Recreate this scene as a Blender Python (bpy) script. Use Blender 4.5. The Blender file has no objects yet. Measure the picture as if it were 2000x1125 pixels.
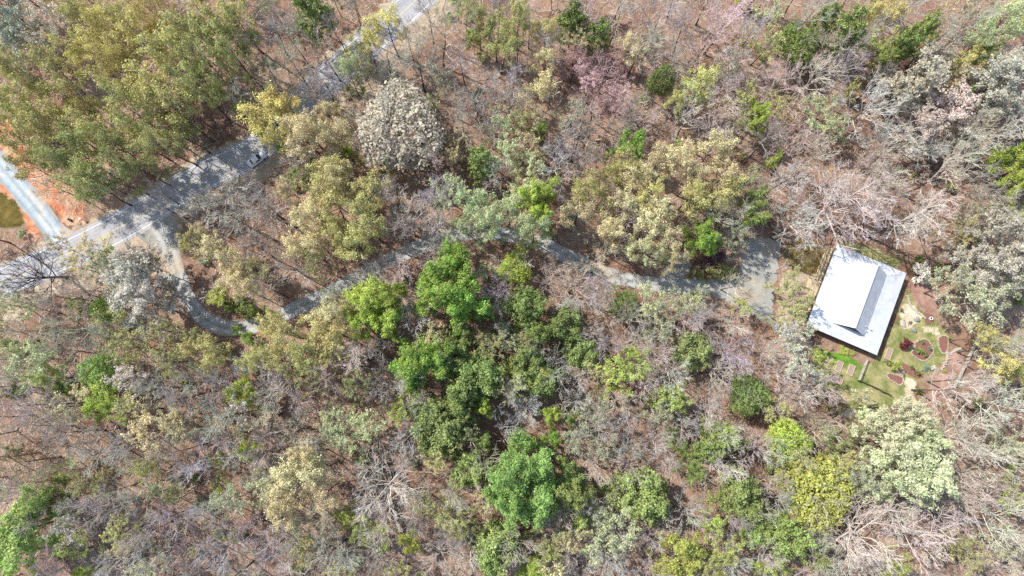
import bpy, math, random
import numpy as np
from mathutils import Vector, Matrix

# ------------------------------------------------------------------ camera, world, sun, exposure
SC = bpy.context.scene
COL = SC.collection
CAM_H, TILT, FOC = 153.3, math.radians(8.4), 1333.3
cam_d = bpy.data.cameras.new('Camera'); cam_d.lens = 24.0; cam_d.sensor_width = 36.0
cam_d.clip_start = 0.5; cam_d.clip_end = 5000
cam = bpy.data.objects.new('Camera', cam_d); COL.objects.link(cam)
cam.location = (0, 0, CAM_H); cam.rotation_euler = (TILT, 0, 0)
SC.camera = cam

SUN_EL, SUN_AZ = math.radians(50), math.radians(-60)     # azimuth clockwise from +Y
sun_vec = Vector((math.sin(SUN_AZ)*math.cos(SUN_EL), math.cos(SUN_AZ)*math.cos(SUN_EL), math.sin(SUN_EL)))
W = bpy.data.worlds.new('World'); SC.world = W; W.use_nodes = True
wn = W.node_tree.nodes; wl = W.node_tree.links
sky = wn.new('ShaderNodeTexSky'); sky.sky_type = 'NISHITA'; sky.sun_disc = False
sky.sun_elevation = SUN_EL; sky.sun_rotation = SUN_AZ % (2*math.pi)
wn['Background'].inputs['Strength'].default_value = 0.15
wl.new(sky.outputs[0], wn['Background'].inputs['Color'])
sl = bpy.data.lights.new('Sun', 'SUN'); sl.energy = 3.9; sl.angle = math.radians(0.5); sl.color = (1.0, 0.955, 0.9)
so = bpy.data.objects.new('Sun', sl); COL.objects.link(so)
so.rotation_euler = sun_vec.to_track_quat('Z', 'Y').to_euler(); so.location = (-150, 90, 200)
SC.view_settings.view_transform = 'Standard'; SC.view_settings.look = 'None'
SC.view_settings.gamma = 1.0; SC.view_settings.exposure = 0.64
try:
    SC.cycles.max_bounces = 5; SC.cycles.diffuse_bounces = 3; SC.cycles.transmission_bounces = 2
    SC.cycles.use_denoising = False
except Exception:
    pass

# ------------------------------------------------------------------ helpers
def P(px, py, z=0.0):
    """world XY (as an array) of a point seen at photo pixel px,py (2000x1125) at height z"""
    u = (px-1000)/FOC; v = (562.5-py)/FOC
    d = np.array([u, math.sin(TILT)+v*math.cos(TILT), -math.cos(TILT)+v*math.sin(TILT)])
    s = (z-CAM_H)/d[2]
    return d[:2]*s
def PIX(x, y, z):
    """photo pixel of a world point"""
    r = Vector((x, y, z-CAM_H))
    dz = -(r.y*math.sin(TILT) - r.z*math.cos(TILT))
    dep = r.y*math.sin(TILT) - r.z*math.cos(TILT)
    up = r.y*math.cos(TILT) + r.z*math.sin(TILT)
    return 1000+FOC*r.x/dep, 562.5-FOC*up/dep
def poly(pts, z=0.0):
    return np.array([P(a, b, z) for a, b in pts])
def lin(r, g, b, k=1.0):
    f = lambda c: (c/255/12.92 if c/255 <= .04045 else ((c/255+.055)/1.055)**2.4)*k
    return (f(r), f(g), f(b), 1.0)

def mesh_obj(name, V, F, mat=None, parent=None, smooth=False):
    me = bpy.data.meshes.new(name)
    me.from_pydata(V if isinstance(V, list) else V.tolist(), [], F if isinstance(F, list) else F.tolist())
    if mat: me.materials.append(mat)
    if smooth: me.polygons.foreach_set('use_smooth', [True]*len(me.polygons))
    me.update()
    o = bpy.data.objects.new(name, me); COL.objects.link(o)
    if parent is not None: o.parent = parent
    return o
def tag(o, label=None, cat=None, group=None, kind=None):
    if label: o['label'] = label
    if cat: o['category'] = cat
    if group: o['group'] = group
    if kind: o['kind'] = kind
    return o
def thing(name, label, cat, loc=(0, 0, 0), rz=0.0, group=None):
    o = bpy.data.objects.new(name, None); COL.objects.link(o)
    o.empty_display_size = 0.3
    o.location = loc; o.rotation_euler = (0, 0, rz)
    return tag(o, label, cat, group)
def dup(root, loc, rz, label=None, scale=None):
    r = root.copy(); COL.objects.link(r); r.location = loc; r.rotation_euler = (0, 0, rz)
    if label: r['label'] = label
    if scale: r.scale = scale
    for ch in list(root.children):
        c = ch.copy(); COL.objects.link(c); c.parent = r
        for g in list(ch.children):
            d = g.copy(); COL.objects.link(d); d.parent = c
    return r

class MB:
    """collects boxes, tubes and polygons into one mesh"""
    def __init__(s): s.V = []; s.F = []; s.n = 0
    def add(s, V, F):
        s.V.extend([tuple(map(float, v)) for v in V]); s.F.extend([tuple(i+s.n for i in f) for f in F]); s.n += len(V)
    def box(s, c, d, rz=0.0, m=None, taper=1.0):
        x, y, z = d[0]/2, d[1]/2, d[2]/2
        vs = [(-x,-y,-z),(x,-y,-z),(x,y,-z),(-x,y,-z),(-x*taper,-y*taper,z),(x*taper,-y*taper,z),(x*taper,y*taper,z),(-x*taper,y*taper,z)]
        ca, sa = math.cos(rz), math.sin(rz)
        vs = [(c[0]+a*ca-b*sa, c[1]+a*sa+b*ca, c[2]+e) for a, b, e in vs]
        s.add(vs, [(0,3,2,1),(4,5,6,7),(0,1,5,4),(1,2,6,5),(2,3,7,6),(3,0,4,7)])
    def bar(s, a, b, w, h):
        a, b = Vector(a), Vector(b); d = (b-a); L = d.length; d.normalize()
        side = d.cross(Vector((0,0,1)));
        if side.length < 1e-4: side = Vector((1,0,0))
        side.normalize(); up = side.cross(d)
        vs = []
        for p in (a, b):
            for q, r in ((-1,-1),(1,-1),(1,1),(-1,1)): vs.append(p+side*q*w/2+up*r*h/2)
        s.add(vs, [(3,2,1,0),(4,5,6,7),(0,1,5,4),(1,2,6,5),(2,3,7,6),(3,0,4,7)])
    def tube(s, pts, rads, k=6, cap=True):
        pts = np.asarray(pts, float); n = len(pts)
        T = np.gradient(pts, axis=0); T /= np.linalg.norm(T, axis=1)[:, None]+1e-9
        ref = np.array([0.31, 0.17, 0.93]) if abs(T[0][2]) < .8 else np.array([1.0, .1, .05])
        U = np.cross(T, ref); U /= np.linalg.norm(U, axis=1)[:, None]+1e-9
        Vv = np.cross(T, U)
        a = np.arange(k)*2*math.pi/k
        ring = pts[:, None, :]+np.asarray(rads)[:, None, None]*(np.cos(a)[None, :, None]*U[:, None, :]+np.sin(a)[None, :, None]*Vv[:, None, :])
        F = []
        for i in range(n-1):
            for j in range(k):
                j2 = (j+1) % k
                F.append((i*k+j, i*k+j2, (i+1)*k+j2, (i+1)*k+j))
        if cap: F.append(tuple(range(k-1, -1, -1))); F.append(tuple((n-1)*k+j for j in range(k)))
        s.add(ring.reshape(-1, 3), F)
    def prism(s, pts, z0, z1):
        n = len(pts)
        V = [(p[0], p[1], z0) for p in pts]+[(p[0], p[1], z1) for p in pts]
        s.add(V, [tuple(range(n-1, -1, -1)), tuple(range(n, 2*n))]+[(i, (i+1) % n, n+(i+1) % n, n+i) for i in range(n)])
    def build(s, name, mat, parent=None, smooth=False): return mesh_obj(name, s.V, s.F, mat, parent, smooth)

# ------------------------------------------------------------------ materials
def newmat(name):
    m = bpy.data.materials.new(name); m.use_nodes = True
    nt = m.node_tree; b = nt.nodes['Principled BSDF']
    b.inputs['Specular IOR Level'].default_value = 0.2
    return m, nt, nt.nodes, nt.links, b
def noise_node(N, L, scale, detail=4, rough=.6, coord='Object', dist=0):
    tc = N.new('ShaderNodeTexCoord'); nz = N.new('ShaderNodeTexNoise')
    nz.inputs['Scale'].default_value = scale; nz.inputs['Detail'].default_value = detail
    nz.inputs['Roughness'].default_value = rough; nz.inputs['Distortion'].default_value = dist
    L.new(tc.outputs[coord], nz.inputs['Vector']); return nz
def ramp(N, L, src, stops):
    r = N.new('ShaderNodeValToRGB'); e = r.color_ramp.elements
    while len(e) < len(stops): e.new(0.5)
    for k, (p, c) in enumerate(stops): e[k].position = p; e[k].color = c if len(c) == 4 else (*c, 1)
    if src is not None: L.new(src, r.inputs['Fac'])
    return r
def mixc(N, L, f, a, b, mode='MIX'):
    m = N.new('ShaderNodeMix'); m.data_type = 'RGBA'; m.blend_type = mode
    for s, v in ((m.inputs[0], f), (m.inputs[6], a), (m.inputs[7], b)):
        if hasattr(v, 'is_linked') or hasattr(v, 'links'): L.new(v, s)
        else: s.default_value = v
    return m.outputs[2]
def mth(N, L, op, a, b=None, c=None):
    m = N.new('ShaderNodeMath'); m.operation = op
    for i, v in enumerate((a, b, c)):
        if v is None: continue
        if hasattr(v, 'links'): L.new(v, m.inputs[i])
        else: m.inputs[i].default_value = v
    return m.outputs[0]
def simple(name, c1, c2, scale=3.0, rough=.85, bump=0.0, metal=0.0, detail=4, spec=.2, coord='Object'):
    m, nt, N, L, b = newmat(name)
    nz = noise_node(N, L, scale, detail, coord=coord)
    r = ramp(N, L, nz.outputs['Fac'], [(.3, c1), (.7, c2)])
    L.new(r.outputs[0], b.inputs['Base Color'])
    b.inputs['Roughness'].default_value = rough; b.inputs['Metallic'].default_value = metal
    b.inputs['Specular IOR Level'].default_value = spec
    if bump:
        bp = N.new('ShaderNodeBump'); bp.inputs['Distance'].default_value = bump
        L.new(nz.outputs['Fac'], bp.inputs['Height']); L.new(bp.outputs[0], b.inputs['Normal'])
    return m
def foliage_mat(name, trans=.3, var=.35):
    m, nt, N, L, b = newmat(name); N.remove(b)
    oi = N.new('ShaderNodeObjectInfo'); geo = N.new('ShaderNodeNewGeometry')
    nz = noise_node(N, L, .45, 3)
    hs = N.new('ShaderNodeHueSaturation')
    v1 = mth(N, L, 'MULTIPLY_ADD', geo.outputs['Random Per Island'], var*1.6, 1-var*.8)
    v2 = mth(N, L, 'MULTIPLY_ADD', nz.outputs['Fac'], 1.8, .35)
    L.new(mth(N, L, 'MULTIPLY', v1, v2), hs.inputs['Value'])
    hv = mth(N, L, 'MULTIPLY_ADD', nz.outputs['Fac'], .07, .465)
    L.new(hv, hs.inputs['Hue'])
    hs.inputs['Saturation'].default_value = .86; L.new(oi.outputs['Color'], hs.inputs['Color'])
    d = N.new('ShaderNodeBsdfDiffuse'); t = N.new('ShaderNodeBsdfTranslucent'); mx = N.new('ShaderNodeMixShader')
    mx.inputs[0].default_value = trans
    L.new(hs.outputs[0], d.inputs['Color']); L.new(hs.outputs[0], t.inputs['Color'])
    L.new(d.outputs[0], mx.inputs[1]); L.new(t.outputs[0], mx.inputs[2])
    L.new(mx.outputs[0], N['Material Output'].inputs['Surface'])
    return m
def bark_mat(name, c1, c2, use_obj=False):
    m, nt, N, L, b = newmat(name)
    nz = noise_node(N, L, 2.2, 5)
    r = ramp(N, L, nz.outputs['Fac'], [(.3, c1), (.72, c2)])
    if use_obj:
        oi = N.new('ShaderNodeObjectInfo')
        L.new(mixc(N, L, 1.0, r.outputs[0], oi.outputs['Color'], 'MULTIPLY'), b.inputs['Base Color'])
    else: L.new(r.outputs[0], b.inputs['Base Color'])
    b.inputs['Roughness'].default_value = .9
    return m
M = {}
M['leaf'] = foliage_mat('leaf_foliage')
M['needle'] = foliage_mat('needle_foliage', .15, .45)
M['bark'] = bark_mat('bark', lin(72, 63, 57), lin(122, 110, 99))
M['twig_pale'] = bark_mat('pale_twig_bark', lin(150, 141, 128), lin(198, 189, 174))
M['twig'] = bark_mat('twig_bark', (.70, .68, .65, 1), (1, 1, 1, 1), True)
M['deadwood'] = simple('weathered_wood', lin(168, 158, 146), lin(208, 199, 188), 4)
M['wood_tan'] = simple('tan_timber', lin(182, 162, 132), lin(212, 194, 162), 5)
M['wood_grey'] = simple('grey_timber', lin(150, 145, 136), lin(196, 192, 182), 5)
M['siding'] = simple('siding_board', lin(96, 88, 78), lin(120, 110, 98), 2)
M['soil'] = simple('bed_soil', lin(134, 114, 102), lin(178, 158, 146), 7, bump=.03)
M['mulch'] = simple('red_mulch', lin(104, 72, 64), lin(150, 108, 96), 6, bump=.04, detail=8)
M['stone'] = simple('pale_stone', lin(150, 140, 126), lin(204, 194, 178), 5, bump=.03)
M['rock'] = simple('grey_rock', lin(105, 104, 106), lin(165, 163, 165), 3, bump=.06)
M['glass'] = simple('dark_glass', lin(40, 52, 58), lin(60, 74, 80), 1, rough=.08, spec=.6)
M['tyre'] = simple('tyre_rubber', lin(28, 28, 28), lin(42, 42, 42), 6)
M['rim'] = simple('wheel_metal', lin(150, 152, 155), lin(175, 176, 178), 4, rough=.3, metal=.8)
M['carpaint'] = simple('white_paint', lin(228, 230, 232), lin(236, 237, 238), 2, rough=.25, spec=.5)
M['lamp'] = simple('lamp_lens', lin(200, 204, 205), lin(225, 226, 226), 3, rough=.1, spec=.6)
M['redlens'] = simple('red_lens', lin(140, 20, 18), lin(170, 30, 25), 3, rough=.15, spec=.6)
M['white'] = simple('white_enamel', lin(225, 224, 220), lin(236, 234, 230), 3, rough=.5)
M['dark'] = simple('dark_metal', lin(38, 38, 40), lin(55, 55, 58), 4, rough=.6)
M['pipe'] = simple('vent_metal', lin(190, 192, 194), lin(220, 222, 224), 5, rough=.4, metal=.3)
M['red'] = simple('flag_red', lin(176, 40, 48), lin(190, 52, 60), 4)
M['blue'] = simple('flag_blue', lin(36, 44, 96), lin(46, 56, 112), 4)
M['line'] = simple('road_paint', lin(205, 204, 200), lin(240, 238, 232), 1.2, coord='Object')
M['yline'] = simple('road_yellow', lin(190, 180, 130), lin(214, 200, 150), 1.2)

def roof_mat():
    m, nt, N, L, b = newmat('metal_roofing')
    nz = noise_node(N, L, .6, 4); n2 = noise_node(N, L, 14, 3)
    r = ramp(N, L, nz.outputs['Fac'], [(.3, lin(200, 205, 212)), (.7, lin(228, 231, 236))])
    L.new(r.outputs[0], b.inputs['Base Color'])
    b.inputs['Roughness'].default_value = .42; b.inputs['Metallic'].default_value = .15
    return m
M['roof'] = roof_mat()

def asphalt_mat():
    m, nt, N, L, b = newmat('worn_asphalt')
    tc = N.new('ShaderNodeTexCoord')
    n1 = noise_node(N, L, .18, 5, .65); n2 = noise_node(N, L, 2.5, 6, .75)
    r1 = ramp(N, L, n1.outputs['Fac'], [(.3, lin(152, 152, 155)), (.7, lin(186, 184, 182))])
    r2 = ramp(N, L, n2.outputs['Fac'], [(.3, (.72, .72, .72, 1)), (.7, (1.12, 1.12, 1.12, 1))])
    c = mixc(N, L, 1.0, r1.outputs[0], r2.outputs[0], 'MULTIPLY')
    at = N.new('ShaderNodeAttribute'); at.attribute_name = 'across'      # metres from the crown of the road
    w = mth(N, L, 'ABSOLUTE', mth(N, L, 'SUBTRACT', mth(N, L, 'ABSOLUTE', at.outputs['Fac']), 1.6))
    trk = ramp(N, L, w, [(.0, (1, 1, 1, 1)), (.35, (.9, .9, .9, 1)), (.75, (1.06, 1.06, 1.05, 1)), (1., (1, 1, 1, 1))])
    c = mixc(N, L, 1.0, c, trk.outputs[0], 'MULTIPLY')
    L.new(c, b.inputs['Base Color']); b.inputs['Roughness'].default_value = .9
    return m
M['asphalt'] = asphalt_mat()
def gravel_mat(name, a, bcol, dirt):
    m, nt, N, L, b = newmat(name)
    n1 = noise_node(N, L, .35, 5, .65); n2 = noise_node(N, L, 7, 4, .8); n3 = noise_node(N, L, .16, 4, .6)
    r1 = ramp(N, L, n1.outputs['Fac'], [(.32, a), (.68, bcol)])
    r2 = ramp(N, L, n2.outputs['Fac'], [(.3, (.62, .62, .62, 1)), (.7, (1.2, 1.2, 1.2, 1))])
    c = mixc(N, L, 1.0, r1.outputs[0], r2.outputs[0], 'MULTIPLY')
    f = ramp(N, L, n3.outputs['Fac'], [(.52, (0, 0, 0, 1)), (.66, (1, 1, 1, 1))])
    c = mixc(N, L, f.outputs[0], c, dirt)
    at = N.new('ShaderNodeAttribute'); at.attribute_name = 'across'
    w = mth(N, L, 'ADD', mth(N, L, 'ABSOLUTE', at.outputs['Fac']), mth(N, L, 'MULTIPLY_ADD', n1.outputs['Fac'], .8, -.4))
    trk = ramp(N, L, mth(N, L, 'DIVIDE', w, 3.0), [(.05, (.80, .79, .74, 1)), (.22, (1.05, 1.05, 1.05, 1)), (.40, (1., 1., 1., 1)), (.60, (.76, .72, .66, 1))])
    c = mixc(N, L, 1.0, c, trk.outputs[0], 'MULTIPLY')
    L.new(c, b.inputs['Base Color']); b.inputs['Roughness'].default_value = .95
    bp = N.new('ShaderNodeBump'); bp.inputs['Distance'].default_value = .05
    L.new(n2.outputs['Fac'], bp.inputs['Height']); L.new(bp.outputs[0], b.inputs['Normal'])
    return m
M['gravel'] = gravel_mat('blue_grey_gravel', lin(158, 160, 158), lin(198, 197, 192), lin(180, 166, 146))
M['gravel2'] = gravel_mat('site_road_gravel', lin(150, 166, 176), lin(196, 204, 206), lin(220, 192, 160))

# ------------------------------------------------------------------ zones of the ground (photo pixel outlines -> metres)
Z = {}
Z['clay'] = [poly([(-40,225),(28,235),(60,285),(100,335),(140,360),(168,398),(165,430),(132,440),(97,405),(63,365),(28,322),(2,288),(-40,260)]),
             poly([(-40,330),(5,338),(38,378),(62,420),(82,448),(70,468),(48,470),(52,440),(34,395),(-40,352)])]
Z['field'] = [poly([(-60,338),(6,350),(36,392),(54,430),(40,446),(-60,448)])]
Z['lawn'] = [poly([(1590,672),(1700,715),(1725,690),(1762,590),(1775,560),(1800,600),(1850,650),(1850,700),(1800,735),(1770,770),(1735,800),(1700,830),(1640,810),(1600,780),(1585,720)]),
             poly([(1640,470),(1690,480),(1760,510),(1745,525),(1660,490)])]
Z['verge2'] = [poly([(1530,530),(1600,535),(1572,640),(1590,690),(1540,720),(1520,640)])]
Z['vivid'] = [poly([(1604,684),(1640,690),(1676,702),(1690,712),(1670,716),(1630,708),(1604,696)])]
Z['sand'] = [poly([(1690,815),(1712,806),(1728,828),(1738,845),(1712,858),(1688,842)]), poly([(1648,800),(1668,797),(1676,808),(1655,818),(1643,812)]),
             poly([(1765,735),(1790,745),(1785,775),(1810,800),(1790,800),(1768,775)]), poly([(1760,590),(1790,600),(1800,620),(1780,640),(1765,645),(1758,620)]),
             poly([(1800,636),(1830,640),(1835,655),(1805,650)])]
Z['mulch'] = [poly([(1772,555),(1800,545),(1845,552),(1868,580),(1845,610),(1812,615),(1790,600)]),
              poly([(1850,690),(1880,682),(1885,710),(1862,760),(1848,790),(1815,790),(1812,750),(1838,730)]),
              poly([(1618,480),(1632,482),(1590,610),(1572,630),(1572,600),(1590,560)]),
              poly([(1610,676),(1650,686),(1690,702),(1688,708),(1650,694),(1606,684)])]
Z['brown'] = [poly([(1540,470),(1600,468),(1612,500),(1600,535),(1548,530),(1530,500)])]
ROADC = [(-160,632),(-80,592),(0,555),(105,508),(170,478),(258,430),(335,382),(400,342),(490,298),(560,230),(622,172),(687,114),(730,76),(783,28),(833,-20),(900,-84),(980,-160)]
RC = poly(ROADC)
def offset_strip(c, hw0, hw1=None):
    t = np.gradient(c, axis=0); t /= np.linalg.norm(t, axis=1)[:, None]
    n = np.stack([-t[:, 1], t[:, 0]], 1)
    return c+n*hw0, c-n*(hw0 if hw1 is None else hw1)
def spline(pts, n=10):
    pts = np.asarray(pts, float); out = []
    for i in range(len(pts)-1):
        p0 = pts[max(i-1, 0)]; p1 = pts[i]; p2 = pts[i+1]; p3 = pts[min(i+2, len(pts)-1)]
        for k in range(n):
            t = k/n
            out.append(.5*((2*p1)+(-p0+p2)*t+(2*p0-5*p1+4*p2-p3)*t*t+(-p0+3*p1-3*p2+p3)*t**3))
    out.append(pts[-1]); return np.array(out)
RCS = spline(RC, 10)
a_, b_ = offset_strip(RCS, 4.9, 7.2)
Z['verge'] = [np.vstack([a_, b_[::-1]]), poly([(760,100),(850,5),(880,0),(850,60),(800,110),(720,190),(700,230),(660,230)]), poly([(200,500),(300,440),(330,520),(250,560),(120,570),(0,640),(0,590)])]
DRV = spline(poly([(300,430),(318,462),(334,500),(352,548),(372,592),(408,628),(450,641),(490,638),(540,621),(600,592),(660,563),(740,520),(800,490),(860,468),(910,455),(980,457),(1040,468),(1090,490),(1140,514),(1190,538),(1250,551),(1310,557),(1380,560),(1450,556)]), 8)
SITE = spline(poly([(-60,268),(-12,312),(35,364),(80,418),(112,462),(132,500)]), 8)
PARK = poly([(1462,460),(1500,464),(1524,470),(1520,520),(1508,575),(1512,612),(1518,640),(1492,632),(1462,612),(1430,592),(1392,578),(1388,548),(1436,540),(1452,505)])
SPUR = poly([(1290,545),(1300,520),(1312,495),(1345,492),(1350,520),(1335,548),(1310,556)])
def sdist(pt, pg):
    """signed distance to a polygon, + inside; pt (n,2)"""
    pt = np.asarray(pt, float); x, y = pt[:, 0], pt[:, 1]; n = len(pg)
    ins = np.zeros(len(pt), bool); dm = np.full(len(pt), 1e9)
    for i in range(n):
        a, b = pg[i], pg[(i+1) % n]
        c = ((a[1] > y) != (b[1] > y)) & (x < (b[0]-a[0])*(y-a[1])/(b[1]-a[1]+1e-12)+a[0])
        ins ^= c
        ab = b-a; t = np.clip(((pt-a)@ab)/(ab@ab+1e-12), 0, 1)
        dm = np.minimum(dm, np.linalg.norm(pt-(a+t[:, None]*ab), axis=1))
    return np.where(ins, dm, -dm)
def ldist(pt, line):
    pt = np.asarray(pt, float); dm = np.full(len(pt), 1e9)
    for i in range(len(line)-1):
        a, b = line[i], line[i+1]; ab = b-a
        t = np.clip(((pt-a)@ab)/(ab@ab+1e-12), 0, 1)
        dm = np.minimum(dm, np.linalg.norm(pt-(a+t[:, None]*ab), axis=1))
    return dm
BANK = poly([(-30,228),(25,262),(62,305),(100,345),(140,378)])
def gz(x, y):
    """height of the ground: a low cut bank of clay beside the site road"""
    p = np.stack([np.atleast_1d(x), np.atleast_1d(y)], 1)
    d = ldist(p, BANK); w = np.exp(-(d/4.2)**2)
    r = np.clip((ldist(p, SITE[:, :2])-3.4)/3.0, 0, 1); r2 = np.clip((ldist(p, RCS[::4])-5.5)/4.0, 0, 1)
    return 1.9*w*r*r*(3-2*r)*r2
def gz1(x, y): return float(gz(x, y)[0])

# ------------------------------------------------------------------ ground
def build_ground():
    core_x = np.arange(-150, 150.1, .75); core_y = np.arange(-62, 122.1, .75)
    ext = np.array([40, 100, 250, 700, 1800.])
    xs = np.concatenate([-150-ext[::-1], core_x, 150+ext]); ys = np.concatenate([-62-ext[::-1], core_y, 122+ext])
    X, Y = np.meshgrid(xs, ys); pt = np.stack([X.ravel(), Y.ravel()], 1)
    z = gz(pt[:, 0], pt[:, 1])
    V = np.column_stack([pt, z]); nx, ny = len(xs), len(ys)
    i = np.arange(nx*ny).reshape(ny, nx)
    F = np.stack([i[:-1, :-1], i[:-1, 1:], i[1:, 1:], i[1:, :-1]], -1).reshape(-1, 4)
    def soft(key, w):
        m = np.zeros(len(pt))
        for pg in Z[key]: m = np.maximum(m, np.clip(.5+sdist(pt, pg)/(2*w), 0, 1))
        return m
    A = np.column_stack([soft('clay', 1.2), soft('lawn', 1.5), soft('sand', .6), soft('mulch', .5)])
    B = np.column_stack([np.maximum(soft('verge', 2.2), soft('verge2', 2.0)), soft('field', 1.4), soft('brown', 1.5), soft('vivid', .9)])
    m, nt, N, L, b = newmat('forest_floor')
    def att(nm):
        a = N.new('ShaderNodeAttribute'); a.attribute_name = nm; return a
    nA = noise_node(N, L, .09, 5, .62); nB = noise_node(N, L, .9, 6, .7); nC = noise_node(N, L, 5, 5, .75); nD = noise_node(N, L, .28, 4, .65)
    c1 = ramp(N, L, nA.outputs['Fac'], [(.30, lin(110, 88, 74)), (.45, lin(140, 111, 94)), (.58, lin(158, 132, 113)), (.72, lin(178, 157, 137))])
    c2 = ramp(N, L, nB.outputs['Fac'], [(.28, (.62, .58, .56, 1)), (.5, (1, 1, 1, 1)), (.74, (1.22, 1.22, 1.2, 1))])
    c3 = ramp(N, L, nC.outputs['Fac'], [(.3, (.6, .57, .55, 1)), (.68, (1.3, 1.28, 1.25, 1))])
    col = mixc(N, L, 1.0, mixc(N, L, 1.0, c1.outputs[0], c2.outputs[0], 'MULTIPLY'), c3.outputs[0], 'MULTIPLY')
    fine = mixc(N, L, 1.0, c2.outputs[0], c3.outputs[0], 'MULTIPLY')
    rag = mth(N, L, 'MULTIPLY_ADD', nD.outputs['Fac'], 1.4, -.7)
    rag2 = mth(N, L, 'MULTIPLY_ADD', nB.outputs['Fac'], .9, -.45)
    sepA, sepB = N.new('ShaderNodeSeparateColor'), N.new('ShaderNodeSeparateColor')
    aA, aB = att('zone_a'), att('zone_b'); L.new(aA.outputs['Color'], sepA.inputs[0]); L.new(aB.outputs['Color'], sepB.inputs[0])
    def zone(col, ch, c_lo, c_hi, nz, s=1.0):
        r = ramp(N, L, nz.outputs['Fac'], [(.36, c_lo), (.64, c_hi)])
        z2 = mixc(N, L, .75, r.outputs[0], mixc(N, L, 1.0, r.outputs[0], fine, 'MULTIPLY'))
        k = mth(N, L, 'ADD', ch, mth(N, L, 'MULTIPLY', mth(N, L, 'ADD', rag, rag2), mth(N, L, 'MULTIPLY', mth(N, L, 'GREATER_THAN', ch, .001), s)))
        f = ramp(N, L, k, [(.38, (0, 0, 0, 1)), (.62, (1, 1, 1, 1))])
        return mixc(N, L, f.outputs[0], col, z2)
    col = zone(col, sepB.outputs[0], lin(160, 142, 118), lin(196, 180, 156), nD)
    col = zone(col, aB.outputs['Alpha'], lin(90, 140, 45), lin(120, 158, 70), nD)if False else col
    col = zone(col, sepA.outputs[1], lin(104, 122, 62), lin(172, 162, 120), nD, 1.0)
    col = zone(col, sepB.outputs[2], lin(92, 82, 46), lin(126, 110, 70), nD)
    col = zone(col, sepB.outputs[1], lin(72, 72, 34), lin(124, 106, 62), nD, .5)
    col = zone(col, sepA.outputs[0], lin(184, 112, 74), lin(206, 168, 138), nD, .8)
    col = zone(col, sepA.outputs[2], lin(186, 172, 144), lin(220, 208, 186), nD, .9)
    vv = att('zone_c'); sepC = N.new('ShaderNodeSeparateColor'); L.new(vv.outputs['Color'], sepC.inputs[0])
    col = zone(col, sepC.outputs[0], lin(150, 118, 104), lin(182, 150, 136), nD, .6)
    col = zone(col, sepC.outputs[1], lin(84, 130, 40), lin(124, 160, 66), nD, .8)
    L.new(col, b.inputs['Base Color']); b.inputs['Roughness'].default_value = 1.0
    b.inputs['Specular IOR Level'].default_value = .05
    bp = N.new('ShaderNodeBump'); bp.inputs['Distance'].default_value = .22; bp.inputs['Strength'].default_value = .9
    L.new(mth(N, L, 'ADD', nB.outputs['Fac'], mth(N, L, 'MULTIPLY', nC.outputs['Fac'], .5)), bp.inputs['Height'])
    L.new(bp.outputs[0], b.inputs['Normal'])
    o = mesh_obj('ground', V, F, m, smooth=True)
    me = o.data
    for nm, arr in (('zone_a', np.column_stack([A[:, :3], np.ones(len(pt))])), ('zone_b', np.column_stack([B[:, :3], np.ones(len(pt))])),
                    ('zone_c', np.column_stack([A[:, 3], B[:, 3], np.zeros(len(pt)), np.ones(len(pt))]))):
        ca = me.color_attributes.new(nm, 'FLOAT_COLOR', 'POINT'); ca.data.foreach_set('color', arr.astype(np.float32).ravel())
    tag(o, kind='structure')
build_ground()

RNG = np.random.default_rng(7)
def ragged_strip(name, c, hw, mat, z, amp=.25, cols=4, kind='structure', hwf=None):
    """a ribbon along centreline c with uneven edges, laid z above the ground"""
    c = np.asarray(c); seg = np.concatenate([[0], np.cumsum(np.linalg.norm(np.diff(c, axis=0), axis=1))])
    n = max(int(seg[-1]/.6), 8); s = np.linspace(0, seg[-1], n)
    cc = np.column_stack([np.interp(s, seg, c[:, 0]), np.interp(s, seg, c[:, 1])])
    t = np.gradient(cc, axis=0); t /= np.linalg.norm(t, axis=1)[:, None]; nrm = np.stack([-t[:, 1], t[:, 0]], 1)
    def wav():
        k = np.convolve(RNG.normal(0, 1, n+10), np.ones(5)/5, 'same')[5:5+n]
        return k*amp*1.8
    half = np.full(n, hw) if hwf is None else np.array([hwf(a/seg[-1]) for a in s])
    l, r = half+wav(), half+wav()
    V = []; F = []; across = []
    for i in range(n):
        for j in range(cols+1):
            f = -l[i]+(l[i]+r[i])*j/cols
            p = cc[i]+nrm[i]*f; V.append((p[0], p[1], z)); across.append(f)
    for i in range(n-1):
        for j in range(cols):
            a = i*(cols+1)+j; F.append((a, a+cols+1, a+cols+2, a+1))
    o = mesh_obj(name, V, [tuple(reversed(f)) for f in F], mat)
    at = o.data.attributes.new('across', 'FLOAT', 'POINT'); at.data.foreach_set('value', np.array(across, np.float32))
    if o.data.polygons[0].normal.z < 0: o.data.flip_normals()
    return tag(o, kind=kind)
def ragged_poly(name, pg, mat, z, amp=.3):
    out = []
    for i in range(len(pg)):
        a, b = pg[i], pg[(i+1) % len(pg)]; n = max(int(np.linalg.norm(b-a)/.7), 1)
        for k in range(n): out.append(a+(b-a)*k/n+RNG.normal(0, amp, 2))
    o = mesh_obj(name, [(p[0], p[1], z) for p in out], [tuple(range(len(out)))], mat)
    if o.data.polygons[0].normal.z < 0: o.data.flip_normals()
    return tag(o, kind='structure')
ragged_strip('driveway', DRV, 1.7, M['gravel'], .012, .22, hwf=lambda t: 1.75+3.6*max(0, 1-t/.07))
ragged_poly('parking_pad', PARK, M['gravel'], .020, .3)
ragged_poly('driveway_spur', SPUR, M['gravel'], .016, .3)
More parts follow.
